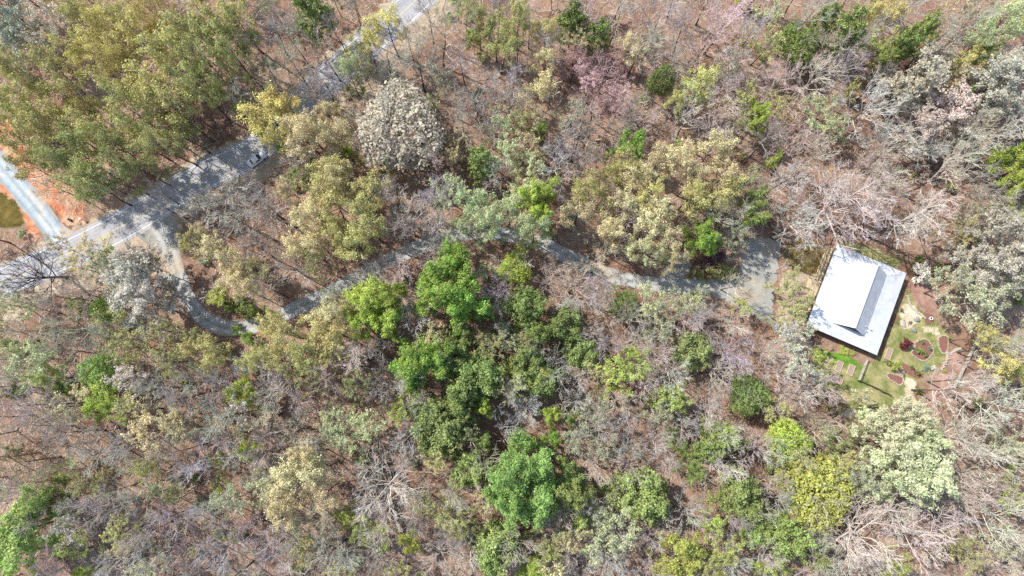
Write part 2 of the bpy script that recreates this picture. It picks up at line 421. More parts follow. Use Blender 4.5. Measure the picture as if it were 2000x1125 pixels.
ragged_strip('gravel_road', SITE, 2.5, M['gravel2'], .008, .18, hwf=lambda t: 2.5+4.0*max(0, (t-.8)/.2)**1.5)
ragged_strip('road', RCS, 3.9, M['asphalt'], .030, .10, cols=16)
def line_strip(name, off, w, mat, z, dash=None):
    c = RCS; t = np.gradient(c, axis=0); t /= np.linalg.norm(t, axis=1)[:, None]; nr = np.stack([-t[:, 1], t[:, 0]], 1)
    V = []; F = []
    for i in range(len(c)):
        for o_ in (off-w/2, off+w/2):
            p = c[i]+nr[i]*o_; V.append((p[0], p[1], z))
    for i in range(len(c)-1): F.append((2*i, 2*i+2, 2*i+3, 2*i+1))
    o = mesh_obj(name, V, F, mat)
    if o.data.polygons[0].normal.z < 0: o.data.flip_normals()
    return tag(o, kind='structure')
line_strip('road_edge_line', 3.1, .16, M['line'], .036); line_strip('road_edge_line', -3.1, .16, M['line'], .036)
line_strip('road_centre_line', .12, .1, M['yline'], .036); line_strip('road_centre_line', -.12, .1, M['yline'], .036)

# ------------------------------------------------------------------ tree prototypes
def grow(rng, p, d, L, n, up=0.0, wob=.15):
    pts = [np.array(p, float)]; d = np.array(d, float); d /= np.linalg.norm(d)
    for i in range(n):
        d = d+rng.normal(0, wob, 3)+np.array([0, 0, up]); d /= np.linalg.norm(d)
        pts.append(pts[-1]+d*L/n)
    return np.array(pts)
def child_dir(rng, d, ang, az):
    d = d/np.linalg.norm(d); ref = np.array([0, 0, 1.]) if abs(d[2]) < .9 else np.array([1., 0, 0])
    u = np.cross(d, ref); u /= np.linalg.norm(u); v = np.cross(d, u)
    return d*math.cos(ang)+(u*math.cos(az)+v*math.sin(az))*math.sin(ang)
def skeleton(rng, h=17., R=5.5, n=(9, 5, 4, 0), base=.34, top=.82, r0=.26, elev=(22, 68), up=.10, wob=.12, len2=.52, rk=1.0):
    lv = [[], [], [], [], []]
    tr = grow(rng, (0, 0, 0), (rng.normal(0, .03), rng.normal(0, .03), 1), h*top, 9, .25, .05)
    rad = np.linspace(r0, r0*.3, len(tr)); rad[0] *= 1.35
    lv[0].append((tr, rad))
    for i in range(n[0]):
        t = base/top+(1-base/top)*((i+.5)/n[0])**.9
        x = t*(len(tr)-1); k = min(int(x), len(tr)-2); p = tr[k]+(tr[k+1]-tr[k])*(x-k)
        az = i*2.4+rng.normal(0, .3); f = (i+.5)/n[0]
        e = math.radians(elev[0]+(elev[1]-elev[0])*f+rng.normal(0, 7))
        L = R*(1.12-.42*f)*rng.uniform(.82, 1.15)/max(math.cos(e*.75), .5)
        b = grow(rng, p, (math.cos(az)*math.cos(e), math.sin(az)*math.cos(e), math.sin(e)), L, 6, up*.6, wob)
        rr = r0*(1-t*.6)*.6
        lv[1].append((b, np.linspace(rr, rr*.28, len(b))))
    for level in (1, 2, 3):
        if not n[level]: break
        for b, rads in lv[level]:
            for j in range(n[level]):
                t = .28+.72*(j+rng.uniform(.3, 1))/n[level]; x = min(t, .995)*(len(b)-1); k = int(x)
                p = b[k]+(b[k+1]-b[k])*(x-k); d = b[k+1]-b[k]
                L0 = np.linalg.norm(b[-1]-b[0])
                cd = child_dir(rng, d, rng.uniform(.45, .95), rng.uniform(0, 6.28)); cd[2] = cd[2]*.8+.12
                L = L0*len2*rng.uniform(.65, 1.2)*(1.1-.45*t)
                c = grow(rng, p, cd, L, 4 if level < 3 else 2, up, wob)
                rr = max(rads[k]*.62, rk*(.05, .036, .024)[level-1])
                lv[level+1].append((c, np.linspace(rr, max(rr*.35, .012*rk), len(c))))
    return lv
def leaves(rng, C, N0, size, up=.6):
    """diamond leaf sprays at centres C facing N0"""
    n = len(C)
    nr = N0+np.array([0, 0, up])+rng.normal(0, .55, (n, 3)); nr /= np.linalg.norm(nr, axis=1)[:, None]+1e-9
    a = rng.normal(0, 1, (n, 3)); u = np.cross(nr, a); u /= np.linalg.norm(u, axis=1)[:, None]+1e-9; v = np.cross(nr, u)
    s = size*rng.uniform(.55, 1.3, n)[:, None]; w = s*rng.uniform(.4, .75, n)[:, None]
    bend = nr*s*rng.uniform(-.25, .25, n)[:, None]
    V = np.stack([C-u*s, C-v*w+bend, C+u*s, C+v*w+bend], 1).reshape(-1, 3)
    return V, np.arange(4*n).reshape(n, 4)
def clumps(rng, tips, rc, per, flat=.7):
    C = []; Nn = []
    for p in tips:
        m = int(per*rng.uniform(.5, 1.4)); r = rc*rng.uniform(.6, 1.3)
        q = rng.normal(0, 1, (m, 3)); q /= np.linalg.norm(q, axis=1)[:, None]; q[:, 2] = np.abs(q[:, 2])*1.0-.25
        rr = rng.uniform(.35, 1.05, m)[:, None]
        C.append(p+q*rr*r*np.array([1, 1, flat])); Nn.append(q)
    return np.vstack(C), np.vstack(Nn)
def tips_of(lv, level, fr=(.55, 1.0)):
    out = []
    for b, r in lv[level]:
        for t in fr:
            x = t*(len(b)-1); k = min(int(x), len(b)-2); out.append(b[k]+(b[k+1]-b[k])*(x-k))
    return np.array(out)
def dome(rng, n, R, zc, hh):
    k = np.arange(n)+.5; z = 1-1.72*k/n; a = k*2.39996; q = np.sqrt(np.clip(1-z*z, 0, 1))
    lobes = 1+.13*np.sin(3*a+rng.uniform(0, 6))+rng.normal(0, .07, n)
    return np.column_stack([R*q*lobes*np.cos(a), R*q*lobes*np.sin(a), zc+hh*z*lobes])
def put_level(mb, lst, k):
    for b, r in lst: mb.tube(b, r, k, cap=False)
PROTO_COL = bpy.data.collections.new('prototypes')    # never linked to the scene: holds the first of each kind
PROTO = {}; META = {}
def proto(kind, trunk_lv, branch=None, leaf=None, leafmat='leaf', tk=(7, 5, 4)):
    t = MB()
    for i, l in enumerate(trunk_lv): put_level(t, l, tk[min(i, 2)])
    me = {'trunk': (t.V, t.F, M['bark'])}
    if branch:
        b = MB()
        for l in branch: put_level(b, l, 3)
        if leaf is None: me['crown'] = (b.V, b.F, M['twig'])
    if leaf is not None: me['crown'] = (leaf[0].tolist(), leaf[1].tolist(), M[leafmat])
    nl = 0 if leaf is None else len(leaf[1])
    if leaf is not None and branch:
        off = len(leaf[0]); V, F, mt = me['crown']
        me['crown'] = (V+b.V, F+[tuple(i+off for i in f) for f in b.F], mt)
    d = {}
    for nm, (V, F, mt) in me.items():
        m = bpy.data.meshes.new(nm); m.from_pydata(V, [], F); m.materials.append(mt); d[nm] = m
        if nm == 'crown' and nl and branch:
            m.materials.append(M['twig_pale']); m.polygons.foreach_set('material_index', [0]*nl+[1]*(len(m.polygons)-nl))
        if nm == 'trunk': m.polygons.foreach_set('use_smooth', [True]*len(m.polygons))
    co = np.array([v.co[:] for v in d['crown'].vertices]); c = co.mean(0)
    META.setdefault(kind, []).append((c, float(np.percentile(np.hypot(co[:, 0]-c[0], co[:, 1]-c[1]), 88))))
    PROTO.setdefault(kind, []).append(d)
def make_protos():
    for s in range(5):      # open spring-leafed hardwoods
        r = np.random.default_rng(100+s); lv = skeleton(r, n=(10, 5, 4, 0), base=.42, r0=.27)
        C, Nn = clumps(r, np.vstack([tips_of(lv, 2, (.6, 1.)), tips_of(lv, 3, (1.,))]), 1.15, 15, .85)
        proto('open', lv[:2], [lv[2], lv[3]], leaves(r, C, Nn, .215))
    for s in range(3):      # dense leafy hardwoods
        r = np.random.default_rng(200+s); lv = skeleton(r, h=15, n=(13, 5, 3, 0), base=.25, elev=(8, 75), r0=.25)
        C, Nn = clumps(r, np.vstack([tips_of(lv, 2, (.55, 1.)), tips_of(lv, 3, (1.,)), tips_of(lv, 1, (.8, 1.))]), 1.2, 26)
        proto('dense', lv[:2], [lv[2], lv[3]], leaves(r, C, Nn, .25, .75))
    for s in range(3):      # blossom trees
        r = np.random.default_rng(300+s); lv = skeleton(r, n=(14, 6, 4, 0), base=.25, elev=(10, 72), r0=.25)
        C, Nn = clumps(r, np.vstack([tips_of(lv, 3, (.4, 1.)), tips_of(lv, 2, (1.,))]), .7, 11, .8)
        proto('blossom', lv[:2], [lv[2], lv[3]], leaves(r, C, Nn, .2))
    for s in range(4):      # budding trees: twigs under a thin haze of new leaf
        r = np.random.default_rng(400+s); lv = skeleton(r, n=(11, 5, 5, 3), base=.3, elev=(18, 72), r0=.2)
        C, Nn = clumps(r, np.vstack([tips_of(lv, 3, (.5, 1.))]), .6, 6)
        proto('budding', lv[:1], [lv[1], lv[2], lv[3], lv[4]], leaves(r, C, Nn, .2))
    for s in range(6):      # bare trees
        r = np.random.default_rng(500+s); lv = skeleton(r, n=(11, 6, 5, 4), base=.36, elev=(15, 70), r0=.24, wob=.115, len2=.55)
        proto('bare', lv[:1], [lv[1], lv[2], lv[3], lv[4]])
    for s in range(2):      # spreading beech-like bare trees
        r = np.random.default_rng(550+s); lv = skeleton(r, h=15, n=(18, 8, 6, 4), base=.22, top=.7, elev=(5, 70), r0=.27, wob=.10, len2=.52, rk=.62)
        proto('spread', lv[:1], [lv[1], lv[2], lv[3], lv[4]])
    for s in range(2):      # rounded full crowns
        r = np.random.default_rng(650+s); lv = skeleton(r, h=14, n=(12, 5, 3, 0), base=.25, elev=(8, 70), r0=.25)
        C, Nn = clumps(r, np.vstack([dome(r, 130, 5.2, 9.0, 4.6), dome(r, 45, 3.6, 8.8, 3.4)]), 1.3, 48, .85)
        proto('round', lv[:2], [lv[2], lv[3]], leaves(r, C, Nn, .26, .7))
    for s in range(3):      # evergreens
        r = np.random.default_rng(600+s); lv = skeleton(r, h=13, R=4.2, n=(18, 5, 0, 0), base=.3, top=.96, elev=(0, 55), r0=.2)
        C, Nn = clumps(r, np.vstack([tips_of(lv, 2, (.5, 1.)), tips_of(lv, 1, (.5, .8, 1.)), dome(r, 60, 3.5, 8.4, 4.4)]), .85, 26, .8)
        proto('evergreen', lv[:3], None, leaves(r, C, Nn, .24, .5), 'needle')
    for s in range(4):      # slender saplings
        r = np.random.default_rng(700+s); lv = skeleton(r, h=9, R=2.4, n=(9, 4, 3, 0), base=.25, top=.9, elev=(20, 70), r0=.08, wob=.18)
        proto('sapling', lv[:1], [lv[1], lv[2], lv[3]])
    for s in range(3):      # leafy shrubs
        r = np.random.default_rng(800+s); lv = skeleton(r, h=2.2, R=1.5, n=(12, 4, 0, 0), base=.05, top=.7, elev=(10, 75), r0=.05)
        C, Nn = clumps(r, np.vstack([tips_of(lv, 2, (.5, 1.)), tips_of(lv, 1, (.7, 1.))]), .36, 16)
        proto('shrub', lv[:3], None, leaves(r, C, Nn, .12))
make_protos()
BASE_H = dict(round=15., open=17., dense=15., blossom=17., budding=17., bare=17., spread=15., evergreen=13., sapling=9., shrub=2.2)
BASE_R = dict(round=5.8, open=6.3, dense=6.6, blossom=6.3, budding=6.2, bare=6.6, spread=7.6, evergreen=5.2, sapling=2.9, shrub=1.9)
NAMES = dict(round='leafy_tree', open='broadleaf_tree', dense='leafy_tree', blossom='blossom_tree', budding='budding_tree', bare='bare_tree', spread='bare_tree', evergreen='evergreen_tree', sapling='bare_sapling', shrub='shrub')

# colour words -> leaf colour
CW = {
 'olive': lin(178,172,102), 'olive-green': lin(166,166,98), 'gold': lin(188,174,96), 'tan': lin(196,182,132), 'yellow': lin(200,194,112), 'pale green': lin(178,186,132),
 'cream': lin(180,173,150), 'grey-cream': lin(190,190,166), 'pinkish cream': lin(196,184,168), 'greenish cream': lin(182,186,144), 'white': lin(216,213,202),
 'pink': lin(196,164,160), 'bright green': lin(134,164,54), 'lime': lin(164,180,62), 'spring green': lin(134,163,76), 'light green': lin(160,184,92), 'mid green': lin(136,152,76), 'dark green': lin(116,132,64),
 'deep green': lin(128,144,74), 'olive-lime': lin(166,168,72), 'maroon': lin(120,42,54), 'purple': lin(116,86,96), 'grey-green': lin(164,168,132), 'blue-green': lin(140,162,140), 'brownish': lin(142,126,92),
 'grey': (.57,.515,.44,1), 'pale grey': (.69,.63,.545,1), 'lilac-grey': (.57,.52,.48,1), 'tan-grey': (.60,.53,.42,1), 'dark': (.09,.08,.075,1)}
TWIGC = [(.60,.54,.46,1), (.58,.52,.43,1), (.65,.59,.51,1), (.54,.49,.42,1)]

TREES = []     # (kind, colour word, crown px, crown py, radius m, x, y, h, label)
TR = np.random.default_rng(11)
def tree(kind, col, px, py, r, h=None, label=None, cz=None, size=1.0):
    R = r/8.7*.93
    if h is None:
        h = {'shrub': max(.8, R*1.2), 'sapling': 6+R*1.2, 'evergreen': 5.5+R*1.7, 'dense': 5+R*1.6, 'round': 5+R*1.5}.get(kind, min(22, 6.0+R*1.75))*TR.uniform(.92, 1.08)
    zc = h*float(np.mean([m[0][2] for m in META[kind]]))/BASE_H[kind]
    x, y = P(px, py, zc)
    TREES.append([kind, col, px, py, R, float(x), float(y), h, label])
# kind; colour; then crown centre px, py, radius (photo pixels) for each
LIST = '''
open|olive|110,150,52 150,40,48 330,100,55 290,165,55 455,30,48 250,210,50 110,232,52 180,262,44 330,200,46 60,262,44 225,165,40 20,130,46|22
open|olive-green|40,190,56 370,50,52 430,80,48 410,130,44 470,130,30 200,335,46 160,352,40 380,175,44 100,312,40 255,320,44 215,285,40 145,295,46 15,255,40 300,270,38|22
open|gold|165,100,46 215,120,44 190,52,42 260,75,48 300,25,44 320,60,40|21
open|olive|430,185,42 345,255,36 60,330,34|16
dense|bright green|338,232,20 355,245,16|8
blossom|grey-cream|30,70,56 15,20,48|19
budding|tan-grey|95,40,48 80,95,40|18
bare|grey|460,190,40 560,60,48 520,40,44 630,95,44 560,110,44 690,20,40 500,95,42 545,165,38 600,150,36 650,50,36|18
budding|grey-green|520,140,36 590,60,38 480,205,24|12
evergreen|dark green|605,30,40|17
evergreen|deep green|30,768,18 125,760,20|9
open|yellow|752,52,46 718,78,28|17
open|pale green|675,130,30|17
bare|pale grey|610,178,30 640,200,20|12
open|gold|520,212,52 560,205,36|17
open|tan|582,240,44 640,215,32 605,285,52 650,262,38|18
open|olive|540,262,38 640,330,44|16
dense|bright green|522,256,20 548,280,18|9
shrub|mid green|612,325,24 575,340,20 640,352,16|4
round|cream|780,250,88|20
bare|grey|860,60,62 820,110,58 900,120,46 790,60,34 930,200,44 900,235,40 965,180,42 840,20,44|19
bare|pale grey|905,20,42 960,250,38 1090,310,46 1000,150,40|17
open|olive-green|958,60,42 930,35,34 978,92,34 1005,25,36 1012,62,30|17
shrub|deep green|925,186,11 872,355,14 710,178,10 720,118,12|3
evergreen|deep green|945,315,32|13
budding|tan|895,275,26 880,310,24 1025,290,44 1030,215,38|13
budding|pale green|985,252,38 1000,300,34 880,372,42 1040,320,36|15
open|olive|700,362,50 640,395,50 720,432,44 690,480,42 655,445,38|18
open|tan|560,372,38 610,425,46 590,480,36 660,335,38 620,370,34|17
shrub|mid green|665,470,22 600,350,18 700,400,16|4
bare|pale grey|455,360,46 395,398,46 315,402,44 300,372,30|14
bare|grey|510,392,56 540,420,48 480,440,46 430,400,50 500,480,44 560,520,44 520,560,40|18
bare|lilac-grey|840,400,56 800,430,52 780,385,44 850,445,40 770,450,40 860,360,36|16
open|pale green|935,400,46 910,430,34|16
budding|pale green|950,455,34 880,470,28|10
spread|dark|50,535,76|19
budding|tan|185,485,34 110,480,26|9
budding|tan|148,520,34|8
shrub|lime|145,592,18 215,490,12 205,500,9|2.5
blossom|pinkish cream|262,548,62 285,592,44 268,508,40|17
round|bright green|203,602,28|9
open|tan|430,500,40 455,550,40 400,462,26 470,520,34|15
dense|olive-lime|428,580,25|7
shrub|mid green|470,600,24 500,610,20 450,600,14|5
budding|olive-green|250,680,52 225,640,40 330,700,42 380,660,36 330,650,38|15
open|olive|425,705,36 385,672,30 500,705,34 545,700,36|15
budding|pale green|60,715,52 90,700,36 30,690,36|13
round|light green|193,722,40|13
dense|lime|470,772,32 190,785,36|11
budding|lime|215,770,34 240,800,30|12
budding|white|475,722,28|9
shrub|bright green|15,672,16 485,660,16 460,645,12 440,815,10|3
dense|lime|722,585,46 745,625,42 705,630,36 770,590,34|15
dense|bright green|885,545,58 915,590,48 850,580,42 880,510,34|17
round|lime|1005,528,34|10
dense|bright green|830,715,56 800,730,34 855,690,34|15
open|olive|560,640,50 600,690,46 640,650,38 530,640,32|16
open|tan|640,618,40 680,600,28|15
budding|olive-green|660,705,44 600,740,40 540,690,40 700,760,34|15
bare|pale grey|690,690,46 545,725,46 640,735,42 740,690,34|17
evergreen|dark green|880,690,36 935,735,50 905,770,36|14
evergreen|deep green|910,662,24 860,840,54 850,800,34 890,820,34|12
budding|pale green|1000,660,32 985,600,28|9
open|pale green|990,415,48 1040,440,36 950,430,34|18
dense|lime|1040,390,40 1070,380,26 1060,420,24|17
budding|lime|1030,475,26 1010,500,18|9
open|yellow|1065,55,34|14
evergreen|dark green|1118,50,33 1170,68,28|13
bare|pink|1180,150,66 1125,120,42 1205,210,42 1160,200,40 1200,110,36|13
budding|pink|1150,150,40 1210,190,36|10
open|tan|1060,110,32 1050,160,40 1235,95,30|14
round|dark green|1287,155,28|17
open|yellow|1375,160,38 1325,195,24|15
dense|lime|1478,218,27 1480,240,20|13
bare|grey|1290,30,58 1250,80,46 1380,70,56 1340,60,44 1140,20,46 1210,20,42 1265,240,44 1130,270,46 1130,310,40|18
bare|pale grey|1420,30,54 1420,200,50 1345,235,48 1140,240,48 1305,110,38 1440,120,40 1470,60,40|18
budding|grey-green|1265,90,38 1420,130,36 1120,215,36|12
dense|bright green|1238,282,32|12
open|olive|1222,325,48 1200,340,34|15
open|tan|1255,350,36 1330,310,40 1395,292,46 1430,330,44 1350,345,40 1290,310,36|16
open|pale green|1030,372,40|15
open|tan|1130,405,40 1215,400,44 1200,448,38 1280,420,44 1300,472,40 1245,475,32 1325,500,30|17
open|olive|1360,378,46 1415,368,40 1150,365,40 1270,380,36|17
dense|bright green|1380,455,38 1375,480,26|13
dense|mid green|1470,415,30 1475,390,22|13
shrub|purple|1402,497,20 1385,510,12|4
shrub|olive-green|1420,530,20 1390,532,18 1365,535,16|3
evergreen|dark green|1110,632,38 1022,600,40 1050,650,28|12
round|deep green|1225,598,32|9
evergreen|deep green|1035,700,38 1350,690,40 1060,742,36 1140,690,34 1020,730,24|11
dense|olive-lime|1050,745,28 1010,715,24|9
budding|lime|1215,730,50 1250,710,36|13
bare|tan-grey|1125,560,50 1160,520,38 1090,520,36 1070,550,36|12
bare|lilac-grey|1090,722,46 1430,690,52 1160,650,40 1440,730,40 1030,800,40|14
budding|grey-green|1310,605,42 1350,585,40 1290,640,36|12
budding|lime|1345,595,28 1452,600,22 1195,565,16|8
bare|pale grey|1315,735,48 1290,690,42 1440,632,38 1440,555,30 1470,580,22 1250,660,40 1180,590,30|14
spread|pale grey|1630,390,112|20
bare|pale grey|1555,430,52 1770,420,76 1700,430,50 1830,415,66 1540,345,50 1720,350,54 1590,300,44|18
blossom|cream|1950,455,62 1970,510,52 1925,500,44|18
budding|greenish cream|1910,590,62 1860,560,46 1950,560,50|13
shrub|white|1800,532,20 1808,545,13|3
shrub|dark green|1832,526,15 1795,508,10|3
open|yellow|1965,700,44 1930,660,30|14
budding|olive-green|1545,560,34 1540,615,34 1572,600,24|12
bare|brownish|1575,500,32|11
budding|grey-cream|1550,695,44 1576,655,22 1535,650,32|14
bare|pale grey|1586,730,28 1568,765,40 1530,730,36|15
round|deep green|1465,772,40|11
shrub|brownish|1630,788,24 1575,650,12|4
round|mid green|1565,85,42 1545,75,30|13
evergreen|mid green|1785,62,26 1765,90,24|19
evergreen|deep green|1645,55,36 1660,80,24 1910,105,18 1870,190,15 1610,40,22|15
open|yellow|1740,22,34 1700,35,24|16
dense|yellow|1882,120,28|12
shrub|yellow|1722,130,20 1665,178,18|5
blossom|cream|1795,148,62 1770,180,40 1825,120,40|17
blossom|grey-cream|1950,165,62 1985,130,44 1930,200,40|19
blossom|pinkish cream|1845,222,56 1800,260,42 1880,260,40|14
budding|pale green|1605,222,46 1630,250,34 1500,30,36|12
bare|pale grey|1530,155,58 1700,200,66 1960,245,56 1760,280,56 1860,330,56 1900,300,48 1960,400,50 1600,140,44|20
bare|grey|1690,330,48 1560,290,50 1900,40,48 1850,60,52 1510,260,44 1650,130,44 1680,80,40 1590,20,44 1920,350,44|19
dense|lime|1982,325,36 1990,360,26 1975,295,24|15
open|pale green|1960,48,44 1990,25,36 1925,75,30|18
dense|light green|38,1040,52 25,1085,36 70,1000,30|14
dense|mid green|95,972,34 75,990,22|13
dense|lime|478,880,23 455,1052,13|7
budding|lime|278,920,28 135,920,26 340,960,22 430,950,18|8
budding|olive-green|240,1040,44 170,950,30|12
budding|grey-green|460,970,42 430,990,30|13
budding|tan|300,840,52 160,790,42 340,820,36|14
bare|brownish|40,900,50 70,880,36|15
bare|lilac-grey|120,845,46 180,1000,50 260,980,46 330,1010,46 400,1000,46 60,840,44 170,880,46 240,870,44 290,1090,46 210,1100,44 360,1080,44 100,1100,40 430,1080,44 380,900,48|17
bare|grey|140,640,46 110,680,38 190,655,38 40,640,40 60,790,44 420,800,48 350,770,46 380,740,42 300,760,44 440,850,42 340,880,40 270,1040,40|18
budding|grey|470,800,40 260,740,40 130,1040,36|14
open|tan|590,920,50 560,960,48 620,960,44 540,1000,38 600,890,34|16
blossom|cream|620,872,26 625,1060,22 640,1030,18|13
bare|lilac-grey|520,850,36 530,920,40 490,930,34 860,1080,48 880,1050,36 480,1040,40 530,1070,46 560,1100,40|12
spread|pale grey|742,955,86|17
budding|lime|700,1035,38 745,1050,34 670,1010,26|6
dense|olive-lime|800,1058,24 900,1040,26|8
budding|pale green|680,850,44 720,825,38 650,820,36|13
budding|lime|780,800,36|9
evergreen|mid green|912,920,38|11
dense|spring green|1015,905,52 1030,960,54 1000,990,42 1050,915,36 985,940,36|18
dense|mid green|1110,935,36 1125,975,36 1090,960,30|12
evergreen|mid green|975,1060,46 960,1095,34|12
dense|lime|1050,1108,40|10
budding|olive-green|890,1010,42 840,990,36 1080,1060,38 600,1080,38|12
dense|lime|950,800,20 940,785,14|8
dense|bright green|1080,855,22 1022,870,28|10
budding|grey-green|1160,800,38 1130,850,44 1280,800,36 1170,870,34|12
bare|lilac-grey|1210,828,34 1340,1005,52 1190,1080,46 1000,780,36 1110,1090,40 1270,1060,36|12
bare|pale grey|1230,880,38 1130,790,34 1260,760,38 1420,905,48 1380,810,44 1300,900,34 1420,850,38 1160,1000,40 1100,1010,38|13
evergreen|mid green|1240,965,50 1270,990,36 1400,855,38 1300,780,32|11
evergreen|deep green|1452,972,44 1440,940,28 1385,880,26|12
budding|bright green|1345,905,30 1360,930,22 1330,870,22 1310,850,20|6
budding|pale green|1205,1030,50 1160,1060,38 1180,1020,34|12
dense|olive-lime|1325,1090,46|12
budding|olive-lime|1410,1070,42 1380,1100,34 1290,1100,32|11
evergreen|mid green|1472,1045,28 1500,1010,18|9
round|lime|1545,862,42 1520,858,24|14
round|olive-lime|1600,958,74|14
evergreen|mid green|1545,1052,40 1530,1030,26|12
budding|mid green|1625,862,38 1665,850,28|11
blossom|greenish cream|1775,905,68 1735,850,48 1800,850,46 1760,800,40 1740,930,44 1810,940,44|19
bare|pale grey|1900,850,68 1945,780,64 1870,770,44 1960,900,56 1900,930,50 1960,680,40 1990,800,40 1900,740,38|19
spread|pale grey|1680,1050,92|15
bare|pale grey|1790,1060,76 1955,1010,70 1850,1010,48 1760,1000,50 1990,1080,50 1890,990,44|17
budding|olive-green|1885,1085,40 1860,1060,28|11
budding|grey-green|1945,1070,36 1965,855,50|13
evergreen|deep green|1600,1100,26|10
bare|grey|1500,1090,40 1510,940,40 1480,880,44 1440,1110,36 1620,1100,44 1700,1110,44 1530,980,36|14
'''
for row in LIST.strip().split('\n'):
    k, c, pts, *hh = row.split('|')
    h0 = float(hh[0]) if hh and hh[0] else None
    rmax = max(float(q.split(',')[2]) for q in pts.split())
    for q in pts.split():
        a, b, r = [float(v) for v in q.split(',')]
        tree(k, c, a, b, r, None if h0 is None else h0*TR.uniform(.92, 1.08)*(.78+.22*r/rmax))

# fill: bare trees, budding trees and saplings between the ones placed by eye
HOUSE_PX = poly([(1575,470),(1640,462),(1790,520),(1860,540),(1880,620),(1930,600),(1900,760),(1800,800),(1720,860),(1640,820),(1590,760),(1560,650)])
NOGO = [(PARK, 2.0), (HOUSE_PX, 1.0), (poly([(-60,338),(10,345),(60,430),(40,450),(-60,448)]), 1.0), (Z['clay'][0], .5)]
NOLINE = [(RCS[::3], 6.0), (DRV[::2], 3.2), (SITE[::2], 4.0)]
def clear(x, y, extra=0.0):
    p = np.array([[x, y]])
    if any(sdist(p, g)[0] > -(m+extra) for g, m in NOGO): return False
    return all(ldist(p, l)[0] > m+extra for l, m in NOLINE)
FR = np.random.default_rng(23)
GAPS = [np.array(g, float) for g in ([(500,170),(420,225),(300,330),(235,375),(300,372),(470,262),(560,200)], [(400,275),(560,245),(560,345),(480,360),(390,400)], [(1250,905),(1300,900),(1380,960),(1360,975)], [(290,430),(350,430),(385,585),(490,615),(490,665),(400,665),(330,600)])]
def fill(step, jit, kinds, kmin, gap):
    n = 0
    for gy in np.arange(-120, 1230, step):
        for gx in np.arange(-120, 2130, step):
            px, py = gx+FR.uniform(-jit, jit), gy+FR.uniform(-jit, jit)
            kind, cols, r0, r1 = kinds[FR.choice(len(kinds), p=[k[4] for k in kinds])][:4]
            near = min((math.hypot(px-t[2], py-t[3])/(t[4]*9.3) for t in TREES if abs(px-t[2]) < 160), default=9)
            if near < gap or any(sdist([[px, py]], g)[0] > -12 for g in GAPS): continue
            r = FR.uniform(r0, r1); R = r/9.3
            h = (6+R*1.2 if kind == 'sapling' else min(20, 6+R*1.75) if kind != 'shrub' else max(.8, R*1.1))*FR.uniform(.9, 1.1)
            x, y = P(px, py, h*float(np.mean([m[0][2] for m in META[kind]]))/BASE_H[kind])
            if not clear(x, y, .3): continue
            bx, by = PIX(x, y, 0.)
            if not (0 < px < 2000 and 0 < py < 1125) and not (8 < bx < 1992 and 8 < by < 1117): continue
            if kind == 'shrub' and not (0 < px < 2000 and 0 < py < 1125): continue
            col = cols[FR.integers(len(cols))]
            if kind == 'bare' and px < 480 and py < 330 and FR.random() < .6: kind, col = 'open', 'olive'
            TREES.append([kind, col, px, py, R, float(x), float(y), h, None]); n += 1
    return n
fill(54, 20, [('bare', ['grey', 'pale grey', 'lilac-grey', 'tan-grey'], 32, 50, .54), ('budding', ['olive-green', 'grey-green', 'tan', 'pale green', 'olive', 'lime'], 26, 42, .38), ('dense', ['lime', 'mid green'], 14, 20, .08)], 0, .72)
fill(58, 24, [('sapling', ['grey', 'pale grey', 'lilac-grey', 'tan-grey'], 18, 30, .75), ('shrub', ['olive-green', 'mid green', 'tan', 'grey-green'], 9, 16, .25)], 0, .42)

# ---- landmarks that the labels lean on: words -> photo pixel
LAND = [('the white metal roof', 1675, 585), ('the white car', 502, 311), ('the orange clay bank', 110, 350), ('the road junction', 150, 470),
 ('the driveway mouth', 318, 465), ('the driveway bend', 450, 642), ('the gravel parking pad', 1480, 540), ('the long split-rail fence', 1900, 690), ('the raised beds', 1640, 715),
 ('the bare sandy patches', 1690, 830), ('the huge cream tree', 780, 250), ('the broad bright green crown', 890, 555), ('the pink-flowered trees', 1180, 150), ('the lone round evergreen', 1287, 155),
 ('the small lime tree', 1478, 218), ('the huge bare tree', 1630, 385), ('the round yellow-lime crown', 1605, 950), ('the tall spring-green tree', 1015, 930), ('the spreading pale tree', 742, 955),
 ('the black leafless tree', 50, 535), ('the pinkish-cream crown', 270, 550), ('the greenish-cream crown', 1775, 900), ('the twin dark evergreens', 1145, 58), ('the far road end', 820, 5),
 ('the top left corner', 30, 20), ('the bottom left corner', 20, 1100), ('the top right corner', 1980, 20), ('the bottom right corner', 1980, 1100), ('the bottom edge', 960, 1110), ('the long fallen log', 1100, 745),
 ('the roadside yellow tree', 752, 52), ('the purple shrub', 1402, 497), ('the roadside lime crown', 735, 605), ('the dark green crown', 935, 735), ('the bright green pair', 195, 740), ('the big green tree', 1565, 85),
 ('the yellow crown', 1375, 160), ('the cream crown', 1795, 150), ('the tan crowns', 1240, 430), ('the green crown', 1380, 460), ('the left driveway', 680, 555), ('the right driveway', 1150, 520),
 ('the gold crown', 520, 212), ('the straw-coloured crown', 590, 920), ('the upper left woods', 250, 150), ('the corner evergreen', 605, 30), ('the lower left woods', 260, 980), ('the left edge', 20, 800),
 ('the deep green evergreen', 1465, 772), ('the mid green evergreen', 1240, 965), ('the right edge', 1985, 600), ('the spring green clump', 38, 1040), ('the small evergreen', 945, 315), ('the green thicket', 1345, 905),
 ('the white puff of a tree', 475, 722), ('the top edge', 1330, 10), ('the lilac-grey trees', 525, 890), ('the shaded road', 640, 160), ('the far right lime tree', 1982, 330), ('the lime shrub', 470, 772)]
